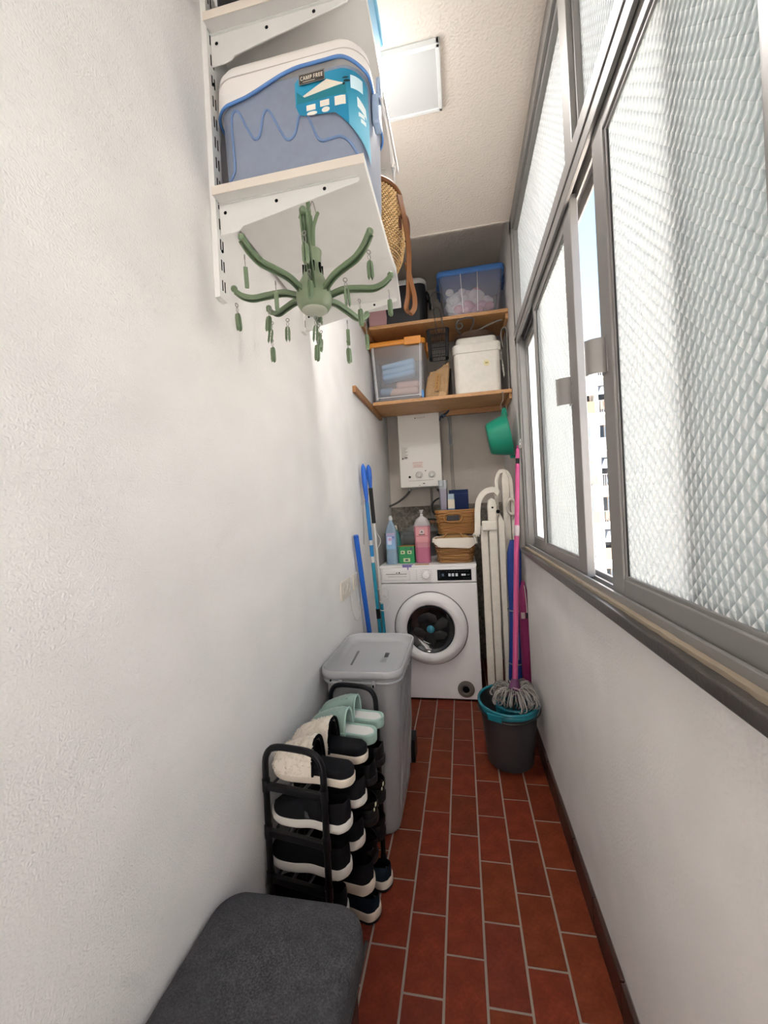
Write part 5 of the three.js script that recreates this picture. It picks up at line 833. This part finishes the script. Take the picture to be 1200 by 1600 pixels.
  part('wire', [tube([[-0.557, 0.80, -1.93], [-0.556, 0.72, -1.95], [-0.556, 0.665, -1.99], [-0.556, 0.64, -2.05], [-0.556, 0.665, -2.11], [-0.557, 0.74, -2.13], [-0.557, 0.84, -2.12]], 0.0016, false, 60, 5), tube([[-0.557, 0.84, -2.05], [-0.556, 0.75, -2.06], [-0.556, 0.68, -2.09], [-0.557, 0.70, -2.14]], 0.0016, false, 40, 5)], std([0.62, 0.58, 0.52], 0.6), w);
  // sockets
  const cream = std([0.66, 0.61, 0.53], 0.4);
  const s = thing('wall_socket', 'cream double wall socket plate low on the left wall', 'socket', [XL, 0.842, -1.85]);
  part('plate', [box2(0, 0.009, -0.044, 0.044, -0.078, 0.078, 0.003, 2)], cream, s);
  for (const z of [-0.037, 0.037]) { part('insert', [lathe([[0.0, 0.003], [0.018, 0.003], [0.020, 0.010], [0.022, 0.0105], [0.022, 0.004]], 30).rotateZ(-Math.PI / 2).translate(0.002, 0, z)], std([0.6, 0.54, 0.45], 0.45), s); part('pin_hole', [-0.009, 0.009].map((q) => rod([0.004, 0, z + q], [0.0058, 0, z + q], 0.0026)), M.dark, s); }
  const k = thing('wall_socket', 'cream single wall switch beside the double socket, nearer the brooms', 'socket', [XL, 0.846, -2.03]);
  part('plate', [box2(0, 0.009, -0.042, 0.042, -0.042, 0.042, 0.003, 2)], cream, k);
  part('rocker', [box2(0.008, 0.013, -0.026, 0.026, -0.02, 0.02, 0.003, 2)], std([0.62, 0.56, 0.47], 0.4), k);
}
{ // grey hamper
  const t = thing('laundry_hamper', 'tall grey plastic laundry hamper with a dished lid, before the washing machine', 'hamper', [-0.398, 0, -1.662]);
  const g = std([0.30, 0.30, 0.305], 0.42, { bumpMap: rep(fineNoise, 10), bumpScale: 0.0003 }), g2 = std([0.42, 0.425, 0.43], 0.26);
  part('body', tub([[0.215, 0.385, 0.05, 0], [0.228, 0.398, 0.055, 0.008], [0.262, 0.428, 0.06, 0.36], [0.283, 0.442, 0.06, 0.565], [0.298, 0.452, 0.062, 0.568], [0.300, 0.454, 0.062, 0.590]], 0.004), g, t);
  // wavy ribs on the side that faces the room
  const ribs = [];
  for (let i = 0; i < 9; i++) { const z0 = -0.15 + i * 0.036; ribs.push(tube(Array.from({ length: 14 }, (_, k) => { const v = k / 13, y = 0.06 + v * 0.47; return [(0.228 + (0.283 - 0.228) * (y / 0.565)) / 2 + 0.0008, y, z0 + 0.014 * Math.sin(v * 11 + i * 0.9)]; }), 0.004, false, 60, 6)); }
  part('rib', ribs, g, t).userData.kind = 'stuff';
  part('lid', loft([[0.302, 0.456, 0.062, 0.592], [0.314, 0.468, 0.066, 0.594], [0.318, 0.472, 0.068, 0.604], [0.316, 0.470, 0.068, 0.618], [0.310, 0.464, 0.066, 0.622], [0.303, 0.457, 0.064, 0.6215], [0.298, 0.452, 0.062, 0.616], [0.288, 0.440, 0.06, 0.600], [0.266, 0.412, 0.055, 0.593], [0.232, 0.362, 0.048, 0.592], [0.224, 0.35, 0.044, 0.597], [0.10, 0.2, 0.04, 0.598]].map((a) => ring(...a))), g2, t);
  part('lip', loft([[0.300, 0.456, 0.062, 0.574], [0.309, 0.464, 0.064, 0.576], [0.309, 0.464, 0.064, 0.581], [0.300, 0.456, 0.062, 0.583]].map((a) => ring(...a)), false, false), g2, t);
  part('slot', [slab([[-0.08, -0.004], [0.08, -0.005], [0.08, 0.005], [-0.075, 0.004]], 0.002, 0.0005, 1).rotateX(-Math.PI / 2).rotateY(Math.PI / 2 + 0.06).translate(-0.066, 0.598, 0.03)], std([0.12, 0.12, 0.125], 0.6), t);
  part('emblem', [slab([[-0.048, -0.014], [0.05, -0.008], [0.054, 0.014], [-0.05, 0.010]], 0.002, 0.0005, 1).rotateX(-Math.PI / 2).rotateY(Math.PI / 2 - 0.05).translate(0.062, 0.5985, 0.02)], std([0.27, 0.28, 0.285], 0.4), t);
  part('emblem_mark', [slab([[0.002, -0.010], [0.047, -0.006], [0.051, 0.012], [-0.002, 0.006]], 0.002, 0.0004, 1).rotateX(-Math.PI / 2).rotateY(Math.PI / 2 - 0.05).translate(0.062, 0.5993, 0.02)], std([0.06, 0.06, 0.065], 0.5), t);
  part('hinge', [-0.07, 0.055].map((x) => box(0.014, 0.024, 0.010, x, 0.578, 0.232, 0.003, 2)), g2, t);
  part('hinge_pin', [rod([-0.108, 0.588, 0.234], [-0.104, 0.588, 0.234], 0.004), rod([0.053, 0.572, 0.238], [0.058, 0.572, 0.238], 0.005)], M.dark, t);
  const f = thing('board', 'narrow black board standing upright behind the grey hamper', 'board', [-0.283, 0, -1.95], 0);
  part('panel', box2(-0.012, 0.012, 0, 0.105, -0.045, 0.045, 0.003), M.blackPlastic, f);
  part('edge', box2(-0.013, 0.013, 0.103, 0.108, -0.046, 0.046, 0.002), M.blackMetal, f);
}
// ---------- shoe rack ----------
const RA = -0.142;                                         // the rack is turned a little away from the wall
const NR = [-0.374, -0.968], FR = [-0.319, -1.352];
const onRack = (t, off = 0) => [NR[0] + (FR[0] - NR[0]) * t + off * Math.cos(RA), NR[1] + (FR[1] - NR[1]) * t - off * Math.sin(RA)];
const TIER = [0.495, 0.372, 0.250, 0.128];
{
  const L = 0.388, W = 0.172, t = thing('shoe_rack', 'black tubular metal shoe rack with four tiers against the left wall', 'rack', [NR[0], 0, NR[1]], RA);
  for (const z of [0, -L]) {
    const e = part('frame', [tube([[0, 0.012, z], [0, 0.3, z], [0, 0.53, z], [-0.004, 0.57, z], [-0.020, 0.592, z], [-0.05, 0.600, z], [-W + 0.05, 0.600, z], [-W + 0.020, 0.592, z], [-W + 0.004, 0.57, z], [-W, 0.53, z], [-W, 0.3, z], [-W, 0.012, z]], 0.0088, false, 120, 10, 0.35)], M.blackMetal, t);
    for (const x of [0, -W]) part('foot', rod([x, 0, z], [x, 0.03, z], 0.0115, 0.0105, 14), M.blackPlastic, e);
    for (const y of TIER) for (const x of [0, -W]) part('connector', rod([x, y - 0.018, z], [x, y + 0.014, z], 0.0105, 0.0105, 12), M.blackPlastic, e);
    for (const y of TIER) part('cross_bar', [box2(-W + 0.006, -0.006, y - 0.013, y + 0.004, z - 0.007, z + 0.007, 0.002)], M.blackMetal, e);
  }
  const gm = std([0.07, 0.07, 0.075], 0.35, { metalness: 0.5 });
  for (const y of TIER) for (const x of [-0.016, -0.060, -0.108, -0.154]) part('rod', rod([x, y, 0], [x, y, -L], 0.0042, 0.0042, 8), gm, t);
}
// ---------- shoes: heel at +x, toe at -x ----------
const interp = (pts, s) => { for (let i = 1; i < pts.length; i++) if (s <= pts[i][0]) { const k = (s - pts[i - 1][0]) / (pts[i][0] - pts[i - 1][0]); return pts[i - 1][1] + k * (pts[i][1] - pts[i - 1][1]); } return pts[pts.length - 1][1]; };
const smoothI = (pts, s) => { let v = 0; for (let k = -2; k <= 2; k++) v += interp(pts, Math.max(0, Math.min(1, s + k * 0.02))); return v / 5; };
const outline = (s) => { const e = s < 0.12 ? Math.sqrt(1 - Math.pow(1 - s / 0.12, 2)) : s > 0.80 ? Math.sqrt(Math.max(0, 1 - Math.pow((s - 0.80) / 0.20, 2))) : 1; return e * smoothI([[0, 0.72], [0.15, 0.76], [0.4, 0.74], [0.62, 0.95], [0.74, 1], [0.9, 0.97], [1, 0.9]], s); };
const SS = Array.from({ length: 29 }, (_, i) => { const u = i / 28; return 0.5 - 0.5 * Math.cos(u * Math.PI); });
function soleGeo(L, W, hs, y0 = 0, inset = 0, n = 1) {     // hs: list of [extra width, height fn(s)]
  const R = hs.map(([dw, fy]) => { const a = [], b = []; for (const s of SS) { const x = L / 2 - s * L, w = Math.max(0.0004, outline(s) * W / 2 + dw * (s > 0.02 && s < 0.98 ? 1 : 0.2)), xx = x + (s < 0.1 ? dw * 0.8 : s > 0.9 ? -dw * 0.8 : 0), y = y0 + fy(s); a.push([xx, y, w]); b.unshift([xx, y, -w]); } return [...a, ...b.slice(1, -1)]; });
  return loft(R);
}
function upperGeo(L, W, y0, hgt, s0, s1, open, puff = 0, fluff = 0) {  // a skin over the foot from s0 to s1; open(s) is the half-angle left open at the top
  const pos = [], idx = [], NS = 40, NP = 22;
  for (let i = 0; i <= NS; i++) { const s = s0 + (s1 - s0) * (i / NS), w = outline(s) * W / 2 + puff, h = hgt(s), o = open(s);
    for (let j = 0; j <= NP; j++) { const half = j <= NP / 2, q = half ? j / (NP / 2) : (NP - j) / (NP / 2), a = q * (Math.PI / 2 - o), n = fluff ? fluff * (noise.noise(s * L * 110, a * 5 * (half ? 1 : -1), 3.1) + 0.6 * noise.noise(s * L * 260, a * 12, half ? 7 : 9)) : 0;
      const c = Math.pow(Math.cos(a), 0.75), sn = Math.pow(Math.sin(a), 0.8); pos.push(L / 2 - s * L, y0 + (h + n) * sn, (half ? 1 : -1) * (w * c * (1 - 0.12 * sn) + n * c)); }
    if (i) for (let j = 0; j < NP; j++) { if (j === NP / 2 && o > 0.02) { } const a = (i - 1) * (NP + 1) + j, b = a + NP + 1; if (Math.abs(j + 0.5 - NP / 2) < 0.6 && o > 0.02) continue; idx.push(a, a + 1, b, b, a + 1, b + 1); }
  }
  const g = new THREE.BufferGeometry(); g.setAttribute('position', new THREE.Float32BufferAttribute(pos, 3)); g.setIndex(idx); g.computeVertexNormals(); return g;
}
const fabricTex = grid(128, (u, v) => 0.5 + 0.25 * Math.sin(u * Math.PI * 2 * 32) * Math.sin(v * Math.PI * 2 * 32) + 0.3 * per(u, v, 20, 4));
const SM = {
  black: phy([0.009, 0.009, 0.0105], 0.85, { specularIntensity: 0.25, bumpMap: rep(fabricTex, 12), bumpScale: 0.0006, side: THREE.DoubleSide }),
  navy: phy([0.008, 0.018, 0.028], 0.8, { specularIntensity: 0.3, bumpMap: rep(fabricTex, 12), bumpScale: 0.0006, side: THREE.DoubleSide }),
  leather: phy([0.006, 0.006, 0.007], 0.45, { specularIntensity: 0.4, side: THREE.DoubleSide }),
  lining: phy([0.004, 0.004, 0.0045], 0.9, { specularIntensity: 0.2, side: THREE.DoubleSide }),
  white: std([0.66, 0.63, 0.58], 0.5), cream: std([0.62, 0.55, 0.46], 0.55), darkSole: phy([0.016, 0.016, 0.017], 0.5, { specularIntensity: 0.4 }),
  fleece: std([0.76, 0.69, 0.60], 0.95, { side: THREE.DoubleSide }), mint: phy([0.36, 0.52, 0.46], 0.35), mintBand: phy([0.38, 0.53, 0.47], 0.3, { transmission: 0.35, thickness: 0, side: THREE.DoubleSide }), bed: std([0.74, 0.73, 0.70], 0.85, { bumpMap: rep(fabricTex, 10), bumpScale: 0.0008 }),
  lace: std([0.03, 0.03, 0.033], 0.9), teal: std([0.01, 0.10, 0.14], 0.6), pale: std([0.62, 0.62, 0.45], 0.6),
};
function sneaker(label, o, group) {
  const t = thing('sneaker', label, 'shoe', [0, 0, 0], 0, group), L = o.L ?? 0.235, W = o.W ?? 0.084, sh = o.sole ?? 0.022;
  const bend = (s) => 0.010 * Math.pow(Math.max(0, (s - 0.72) / 0.28), 2) + 0.004 * Math.max(0, 1 - s / 0.1) + (o.wave ? 0.003 * Math.exp(-Math.pow((s - 0.45) / 0.10, 2)) : 0);
  part('sole', soleGeo(L, W, [[-0.002, (s) => bend(s)], [0.001, (s) => bend(s) + 0.004], [0.002, (s) => bend(s) + sh * 0.55], [0.001, (s) => bend(s) * 0.8 + sh * (1 + 0.15 * (1 - s)) + 0.002], [-0.003, (s) => bend(s) * 0.8 + sh * (1 + 0.15 * (1 - s)) + 0.003]]), o.soleMat ?? SM.white, t);
  if (o.outsole) part('outsole', soleGeo(L, W, [[0.001, (s) => bend(s) - 0.0005], [0.0025, (s) => bend(s) + 0.004], [0.002, (s) => bend(s) + 0.007]]), o.outsole, t);
  const H = (s) => 1.12 * smoothI([[0, 0.060], [0.08, 0.064], [0.25, 0.050], [0.40, 0.064], [0.48, 0.072], [0.60, 0.058], [0.75, 0.042], [0.90, 0.030], [1, 0.010]], s) * (o.h ?? 1);
  const open = (s) => (s < 0.46 ? 0.62 * Math.sqrt(Math.max(0, Math.min(1, (s + 0.01) / 0.06))) * Math.sqrt(Math.max(0, (0.46 - s) / 0.14 > 1 ? 1 : (0.46 - s) / 0.14)) : 0);
  const y0 = sh * 0.95;
  part('upper', upperGeo(L * 0.985, W * 0.97, y0, H, 0, 1, open), o.mat ?? SM.black, t);
  part('lining', [soleGeo(L * 0.86, W * 0.80, [[0, () => y0 + 0.006], [0, () => y0 + 0.012]])], SM.lining, t);
  const lc = [];
  for (let i = 0; i < 5; i++) { const s = 0.47 + i * 0.05, x = L / 2 - s * L, y = y0 + H(s) + 0.0015, w = 0.017; lc.push(tube([[x, y - 0.006, w], [x - 0.003, y, w * 0.4], [x - 0.004, y + 0.0006, 0], [x - 0.003, y, -w * 0.4], [x, y - 0.006, -w]], 0.0022, false, 14, 5)); }
  part('laces', lc, o.laceMat ?? SM.lace, t);
  part('tongue', [slab([[-0.018, 0], [0.018, 0], [0.02, 0.030], [0.012, 0.040], [-0.012, 0.040], [-0.02, 0.03]], 0.004, 0.0015, 2).rotateY(Math.PI / 2).rotateZ(0.75).translate(L / 2 - 0.48 * L, y0 + 0.045 * (o.h ?? 1), 0)], o.mat ?? SM.black, t);
  if (o.mark) part('mark', o.mark(L, W, y0), o.markMat ?? SM.white, t);
  return t;
}
function slipper(label, o, group) {
  const fl = o.kind === 'fleece', t = thing(fl ? 'fleece_slipper' : 'slide_sandal', label, 'slipper', [0, 0, 0], 0, group), L = o.L, W = o.W, sh = o.sole;
  const bend = (s) => 0.008 * Math.pow(Math.max(0, (s - 0.75) / 0.25), 2);
  part('sole', soleGeo(L, W, [[-0.002, bend], [0.001, (s) => bend(s) + 0.004], [0.0018, (s) => bend(s) + sh - 0.004], [-0.001, (s) => bend(s) + sh]]), o.soleMat, t);
  if (fl) part('footbed', soleGeo(L, W, [[-0.001, (s) => bend(s) + sh - 0.001], [-0.001, (s) => bend(s) + sh + 0.005], [-0.002, (s) => bend(s) + sh + 0.015], [-0.005, (s) => bend(s) + sh + 0.0188], [-0.009, (s) => bend(s) + sh + 0.0195]]), SM.black, t);
  else { part('footbed', soleGeo(L * 0.93, W * 0.86, [[0, () => sh - 0.002], [-0.001, () => sh + 0.003], [-0.005, () => sh + 0.0035]]), SM.bed, t); part('rim', soleGeo(L, W, [[0.0012, () => sh - 0.004], [0.0024, () => sh + 0.001], [0.0014, () => sh + 0.0055], [-0.0025, () => sh + 0.006], [-0.005, () => sh - 0.001]]), o.soleMat, t); }
  const y0 = sh - (fl ? 0.001 : 0.004), Hh = fl ? (s) => smoothI([[0.3, 0.075], [0.46, 0.088], [0.6, 0.078], [0.8, 0.058], [0.93, 0.042], [1, 0.015]], s) : (s) => smoothI([[0.3, 0.062], [0.44, 0.074], [0.6, 0.066], [0.8, 0.048], [0.92, 0.034], [1, 0.012]], s);
  const a = fl ? 0.44 : 0.40;
  // the throat is cut on a slant: the skin starts further back low down than on top
  part('band', upperGeo(L, W, y0, Hh, a, fl ? 1 : 0.93, () => 0, fl ? 0.006 : 0.0015, fl ? 0.0040 : 0.0006), fl ? SM.fleece : SM.mintBand, t);
  part('band_lining', upperGeo(L, W, y0, (s) => Hh(s) - (fl ? 0.011 : 0.005), a - 0.006, fl ? 0.85 : 0.9, () => 0, fl ? -0.008 : -0.001, 0), fl ? SM.lining : SM.mintBand, t);
  const edge = [], hem = [];
  for (let j = 0; j <= 20; j++) { const q = j <= 10 ? j / 10 : (20 - j) / 10, an = q * Math.PI / 2, z = (j <= 10 ? 1 : -1) * (outline(a) * W / 2 + 0.002) * Math.pow(Math.cos(an), 0.75) * (1 - 0.12 * Math.sin(an)); edge.push([L / 2 - (a - 0.004) * L, y0 + Hh(a) * Math.pow(Math.sin(an), 0.8), z]); }
  part('throat_edge', tube(edge, fl ? 0.0042 : 0.0032, false, 60, 7), fl ? SM.lining : SM.mint, t);
  if (fl) { // curls of fleece along throat and hem
    for (let i = 0; i < 260; i++) { const s = rr(a, 0.99), an = Math.pow(rnd(), 1.6) * 1.5, sd = rnd() < 0.5 ? 1 : -1, w = outline(s) * W / 2 + 0.004, h = Hh(s), g = new THREE.TorusGeometry(rr(0.0022, 0.0042), 0.0012, 4, 7, 4.4); g.rotateX(rr(0, 3)).rotateY(rr(0, 3)); hem.push(g.translate(L / 2 - s * L, y0 + h * Math.pow(Math.sin(an), 0.8) + 0.001, sd * w * Math.pow(Math.cos(an), 0.75) * (1 - 0.12 * Math.sin(an)))); }
    for (let i = 0; i < 70; i++) { const s = a + (1 - a) * (i / 69), sd = i % 2 ? 1 : -1, w = outline(s) * W / 2 + 0.004; hem.push(new THREE.ConeGeometry(rr(0.0016, 0.003), rr(0.008, 0.014), 5).rotateX(Math.PI).translate(L / 2 - s * L + rr(-0.002, 0.002), y0 + rr(0.0, 0.005), sd * w)); }
    const m = part('curls', hem, SM.fleece, t); m.userData.kind = 'stuff';
  } else part('strap_bump', [0.52, 0.6, 0.68].flatMap((s) => [-0.5, 0.5].map((q) => new THREE.SphereGeometry(0.0045, 8, 6).scale(1, 0.5, 1).translate(L / 2 - s * L, y0 + Hh(s) * 0.93, q * 0.03))), SM.mintBand, t);
  return t;
}
function clog(label, o, group) {
  const t = thing(o.name ?? 'clog', label, 'shoe', [0, 0, 0], 0, group), L = o.L ?? 0.23, W = o.W ?? 0.082, sh = 0.024;
  const bend = (s) => 0.008 * Math.pow(Math.max(0, (s - 0.75) / 0.25), 2);
  part('sole', soleGeo(L, W, [[-0.002, bend], [0.001, (s) => bend(s) + 0.004], [0.0022, (s) => bend(s) + sh * 0.9], [-0.002, (s) => bend(s) + sh]]), SM.darkSole, t);
  const H = (s) => smoothI([[0, 0.034], [0.2, 0.030], [0.40, 0.042], [0.5, 0.066], [0.7, 0.056], [0.88, 0.040], [1, 0.014]], s);
  part('upper', upperGeo(L * 0.99, W, sh * 0.9, o.high ? (s) => smoothI([[0, 0.056], [0.25, 0.048], [0.45, 0.066], [0.6, 0.054], [0.85, 0.036], [1, 0.013]], s) : H, 0, 1, (s) => (s < 0.44 ? 0.75 * Math.sqrt(Math.min(1, s / 0.05)) * Math.sqrt(Math.min(1, (0.44 - s) / 0.1)) : 0)), SM.leather, t);
  part('insole', soleGeo(L * 0.88, W * 0.8, [[0, () => sh], [0, () => sh + 0.004]]), SM.lining, t);
  if (o.strap) {
    const y = sh + 0.034; part('heel_strap', ribbon([[L * 0.02, y + 0.012, W * 0.46], [L * 0.25, y + 0.008, W * 0.44], [L * 0.42, y + 0.004, W * 0.30], [L * 0.50, y + 0.002, 0], [L * 0.42, y + 0.004, -W * 0.30], [L * 0.25, y + 0.008, -W * 0.44], [L * 0.02, y + 0.012, -W * 0.46]], 0.016, 0.003, [0, 1, 0], 50), SM.leather, t);
    part('strap_mark', o.star ? [0, 1, 2, 3, 4].map((i) => slab([[-0.0035, 0], [0, 0.014], [0.0035, 0]], 0.003, 0.0008, 1).rotateZ(i * Math.PI * 2 / 5).translate(L * 0.06, y + 0.012, W * 0.475)) : [box(0.003, 0.011, 0.010, L * 0.495, y + 0.004, 0.010, 0.001, 1), box(0.003, 0.008, 0.006, L * 0.49, y - 0.006, 0.020, 0.001, 1)], o.star ? SM.cream : SM.pale, t);
  }
  return t;
}
function placeShoe(t, tier, k, heel, turn = 0, tilt = 0, L = 0.235) { // heel: how far the heel sticks out past the rack's right posts
  const [x, z] = onRack(k, heel - L / 2); t.position.set(x, tier === null ? 0.0006 : TIER[tier] + 0.0046, z); t.rotation.set(0, RA + turn, tilt, 'YXZ'); return t;
}
{
  const A = 'fleece slippers', B = 'mint slide sandals';
  placeShoe(slipper('cream fleece slipper with black footbed, the one nearest the camera on the top tier', { kind: 'fleece', L: 0.236, W: 0.084, sole: 0.022, soleMat: SM.cream }, A), 0, 0.148, 0.058, 0.0, 0, 0.236);
  placeShoe(slipper('second cream fleece slipper, just behind the first, next to the mint sandals', { kind: 'fleece', L: 0.236, W: 0.084, sole: 0.022, soleMat: SM.cream }, A), 0, 0.405, 0.056, 0.0, 0, 0.236);
  placeShoe(slipper('mint green slide sandal with white footbed beside the fleece slippers', { L: 0.228, W: 0.080, sole: 0.026, soleMat: SM.mint }, B), 0, 0.640, 0.050, 0.0, 0, 0.228);
  placeShoe(slipper('mint green slide sandal with white footbed nearest the grey hamper', { L: 0.228, W: 0.080, sole: 0.026, soleMat: SM.mint }, B), 0, 0.868, 0.042, 0.02, 0, 0.228);
  const C = 'black sneakers with white soles';
  const stripe = (L, W, y0) => [slab([[-0.010, 0.0], [0.004, 0.0], [-0.002, 0.016], [-0.010, 0.018]], 0.0015, 0.0004, 1).translate(0.012, y0 + 0.016, W * 0.462)];
  placeShoe(sneaker('black sneaker with white sole and dark side tab, nearest on the second tier', { wave: 1, sole: 0.019, mark: stripe, markMat: std([0.06, 0.06, 0.062], 0.5) }, C), 1, 0.150, 0.044, 0.0);
  placeShoe(sneaker('black sneaker with white sole behind the nearest one on the second tier', { wave: 1, sole: 0.019 }, C), 1, 0.395, 0.048, 0.0);
  const vee = (L, W, y0) => [slab([[0, 0], [0.004, -0.008], [0.008, 0.0], [0.0062, 0], [0.004, -0.0045], [0.0018, 0]], 0.0015, 0.0003, 1).translate(0.012, y0 + 0.012, W * 0.482), slab([[0.006, 0], [0.010, -0.008], [0.014, 0.0], [0.0122, 0], [0.010, -0.0045], [0.0078, 0]], 0.0015, 0.0003, 1).translate(0.012, y0 + 0.012, W * 0.482)];
  placeShoe(sneaker('black sneaker with white sole and small white side mark, nearest on the third tier', { wave: 1, sole: 0.022, mark: vee, L: 0.242 }, C), 2, 0.150, 0.036, 0.0, 0, 0.242);
  placeShoe(sneaker('black sneaker with white sole behind the one with the white side mark', { wave: 1, sole: 0.021 }, C), 2, 0.395, 0.036, 0.0);
  placeShoe(clog('plain black low shoe with dark sole on the second tier below the mint sandals', { name: 'low_shoe', high: 1 }, 'black low shoes'), 1, 0.632, 0.046, 0.0, 0, 0.23);
  placeShoe(clog('plain black low shoe with dark sole on the second tier, the one nearest the hamper', { name: 'low_shoe', high: 1 }, 'black low shoes'), 1, 0.868, 0.040, 0.0, 0, 0.23);
  placeShoe(clog('black clog with pale mark on its heel strap, third tier, further from the hamper', { strap: 1 }, 'black clogs with pale marks'), 2, 0.63, 0.044, 0.0, 0, 0.23);
  placeShoe(clog('black clog with pale mark on its heel strap, third tier, nearest the hamper', { strap: 1 }, 'black clogs with pale marks'), 2, 0.868, 0.036, 0.0, 0, 0.23);
  placeShoe(sneaker('dark sneaker with scuffed cream sole on the lowest tier, close to the bench', { soleMat: SM.cream, sole: 0.025 }, 'dark sneakers on the lowest tier'), 3, 0.395, 0.060, 0.0);
  placeShoe(sneaker('dark sneaker with light grey sole on the lowest tier, hidden most by the bench', { soleMat: std([0.45, 0.44, 0.43], 0.5) }, 'dark sneakers on the lowest tier'), 3, 0.15, 0.02, 0);
  placeShoe(clog('black clog with cream star on its strap on the lowest tier', { strap: 1, star: 1 }, 'black star clogs'), 3, 0.635, 0.036, 0.0, 0, 0.23);
  placeShoe(clog('black clog with cream star on the lowest tier, beside the far posts', { strap: 1, star: 1 }, 'black star clogs'), 3, 0.868, 0.030, 0.0, 0, 0.23);
  const bl = { mat: SM.navy, soleMat: SM.cream, outsole: SM.darkSole, laceMat: SM.teal, sole: 0.024, h: 0.78 };
  placeShoe(sneaker('navy sneaker with teal laces on the floor below the rack, nearer the bench', bl, 'navy sneakers on the floor'), null, 0.56, 0.052, -0.12);
  placeShoe(sneaker('navy sneaker with teal laces on the floor below the rack, nearer the hamper', bl, 'navy sneakers on the floor'), null, 0.82, 0.055, -0.06);
}
// ---------- padded bench ----------
{
  const t = thing('bench', 'padded dark grey fabric bench with rounded corners in the near left corner', 'bench', [-0.393, 0, -0.46]);
  const fab = grid(256, (u, v) => { const k = 0.5 + 0.22 * Math.sin(u * Math.PI * 2 * 64) * Math.sin(v * Math.PI * 2 * 64) + 0.35 * per(u, v, 40, 2.4) + 0.3 * per(u, v, 90, 5.4); return k; });
  const fabC = grid(256, (u, v) => { const k = Math.max(0, 0.78 + 0.35 * per(u, v, 70, 7.7) + 0.25 * per(u, v, 110, 1.7) + 0.12 * per(u, v, 8, 3)); return [k, k, k * 1.02]; }, true);
  const mat = std([0.084, 0.084, 0.090], 0.95, { map: rep(fabC, 4.5), bumpMap: rep(fab, 4.5), bumpScale: 0.0012 });
  const W = 0.326, D = 0.71;
  part('cushion', loft([[W - 0.03, D - 0.03, 0.05, 0.322], [W - 0.006, D - 0.006, 0.058, 0.327], [W, D, 0.06, 0.340], [W, D, 0.06, 0.366], [W - 0.005, D - 0.005, 0.058, 0.378], [W - 0.018, D - 0.018, 0.054, 0.387], [W - 0.05, D - 0.05, 0.045, 0.3925], [W - 0.12, D - 0.12, 0.04, 0.395], [W - 0.24, D - 0.3, 0.03, 0.396]].map((a) => ring(...a))), mat, t);
  part('piping', tube(rrect(W - 0.008, D - 0.008, 0.057, 10).map(([x, z]) => [x, 0.3235, z]), 0.004, true, 160, 7), std([0.03, 0.03, 0.032], 0.8), t);
  part('box', loft([[W - 0.05, D - 0.05, 0.045, 0.03], [W - 0.034, D - 0.034, 0.05, 0.04], [W - 0.028, D - 0.028, 0.05, 0.30], [W - 0.034, D - 0.034, 0.05, 0.321]].map((a) => ring(...a))), std([0.012, 0.012, 0.013], 0.25), t);
  for (const [x, z] of [[-1, -1], [1, -1], [-1, 1], [1, 1]]) part('foot', rod([x * (W / 2 - 0.06), 0, z * (D / 2 - 0.06)], [x * (W / 2 - 0.06), 0.034, z * (D / 2 - 0.06)], 0.016, 0.02, 16), M.blackPlastic, t);
}

renderer.render(scene, camera);
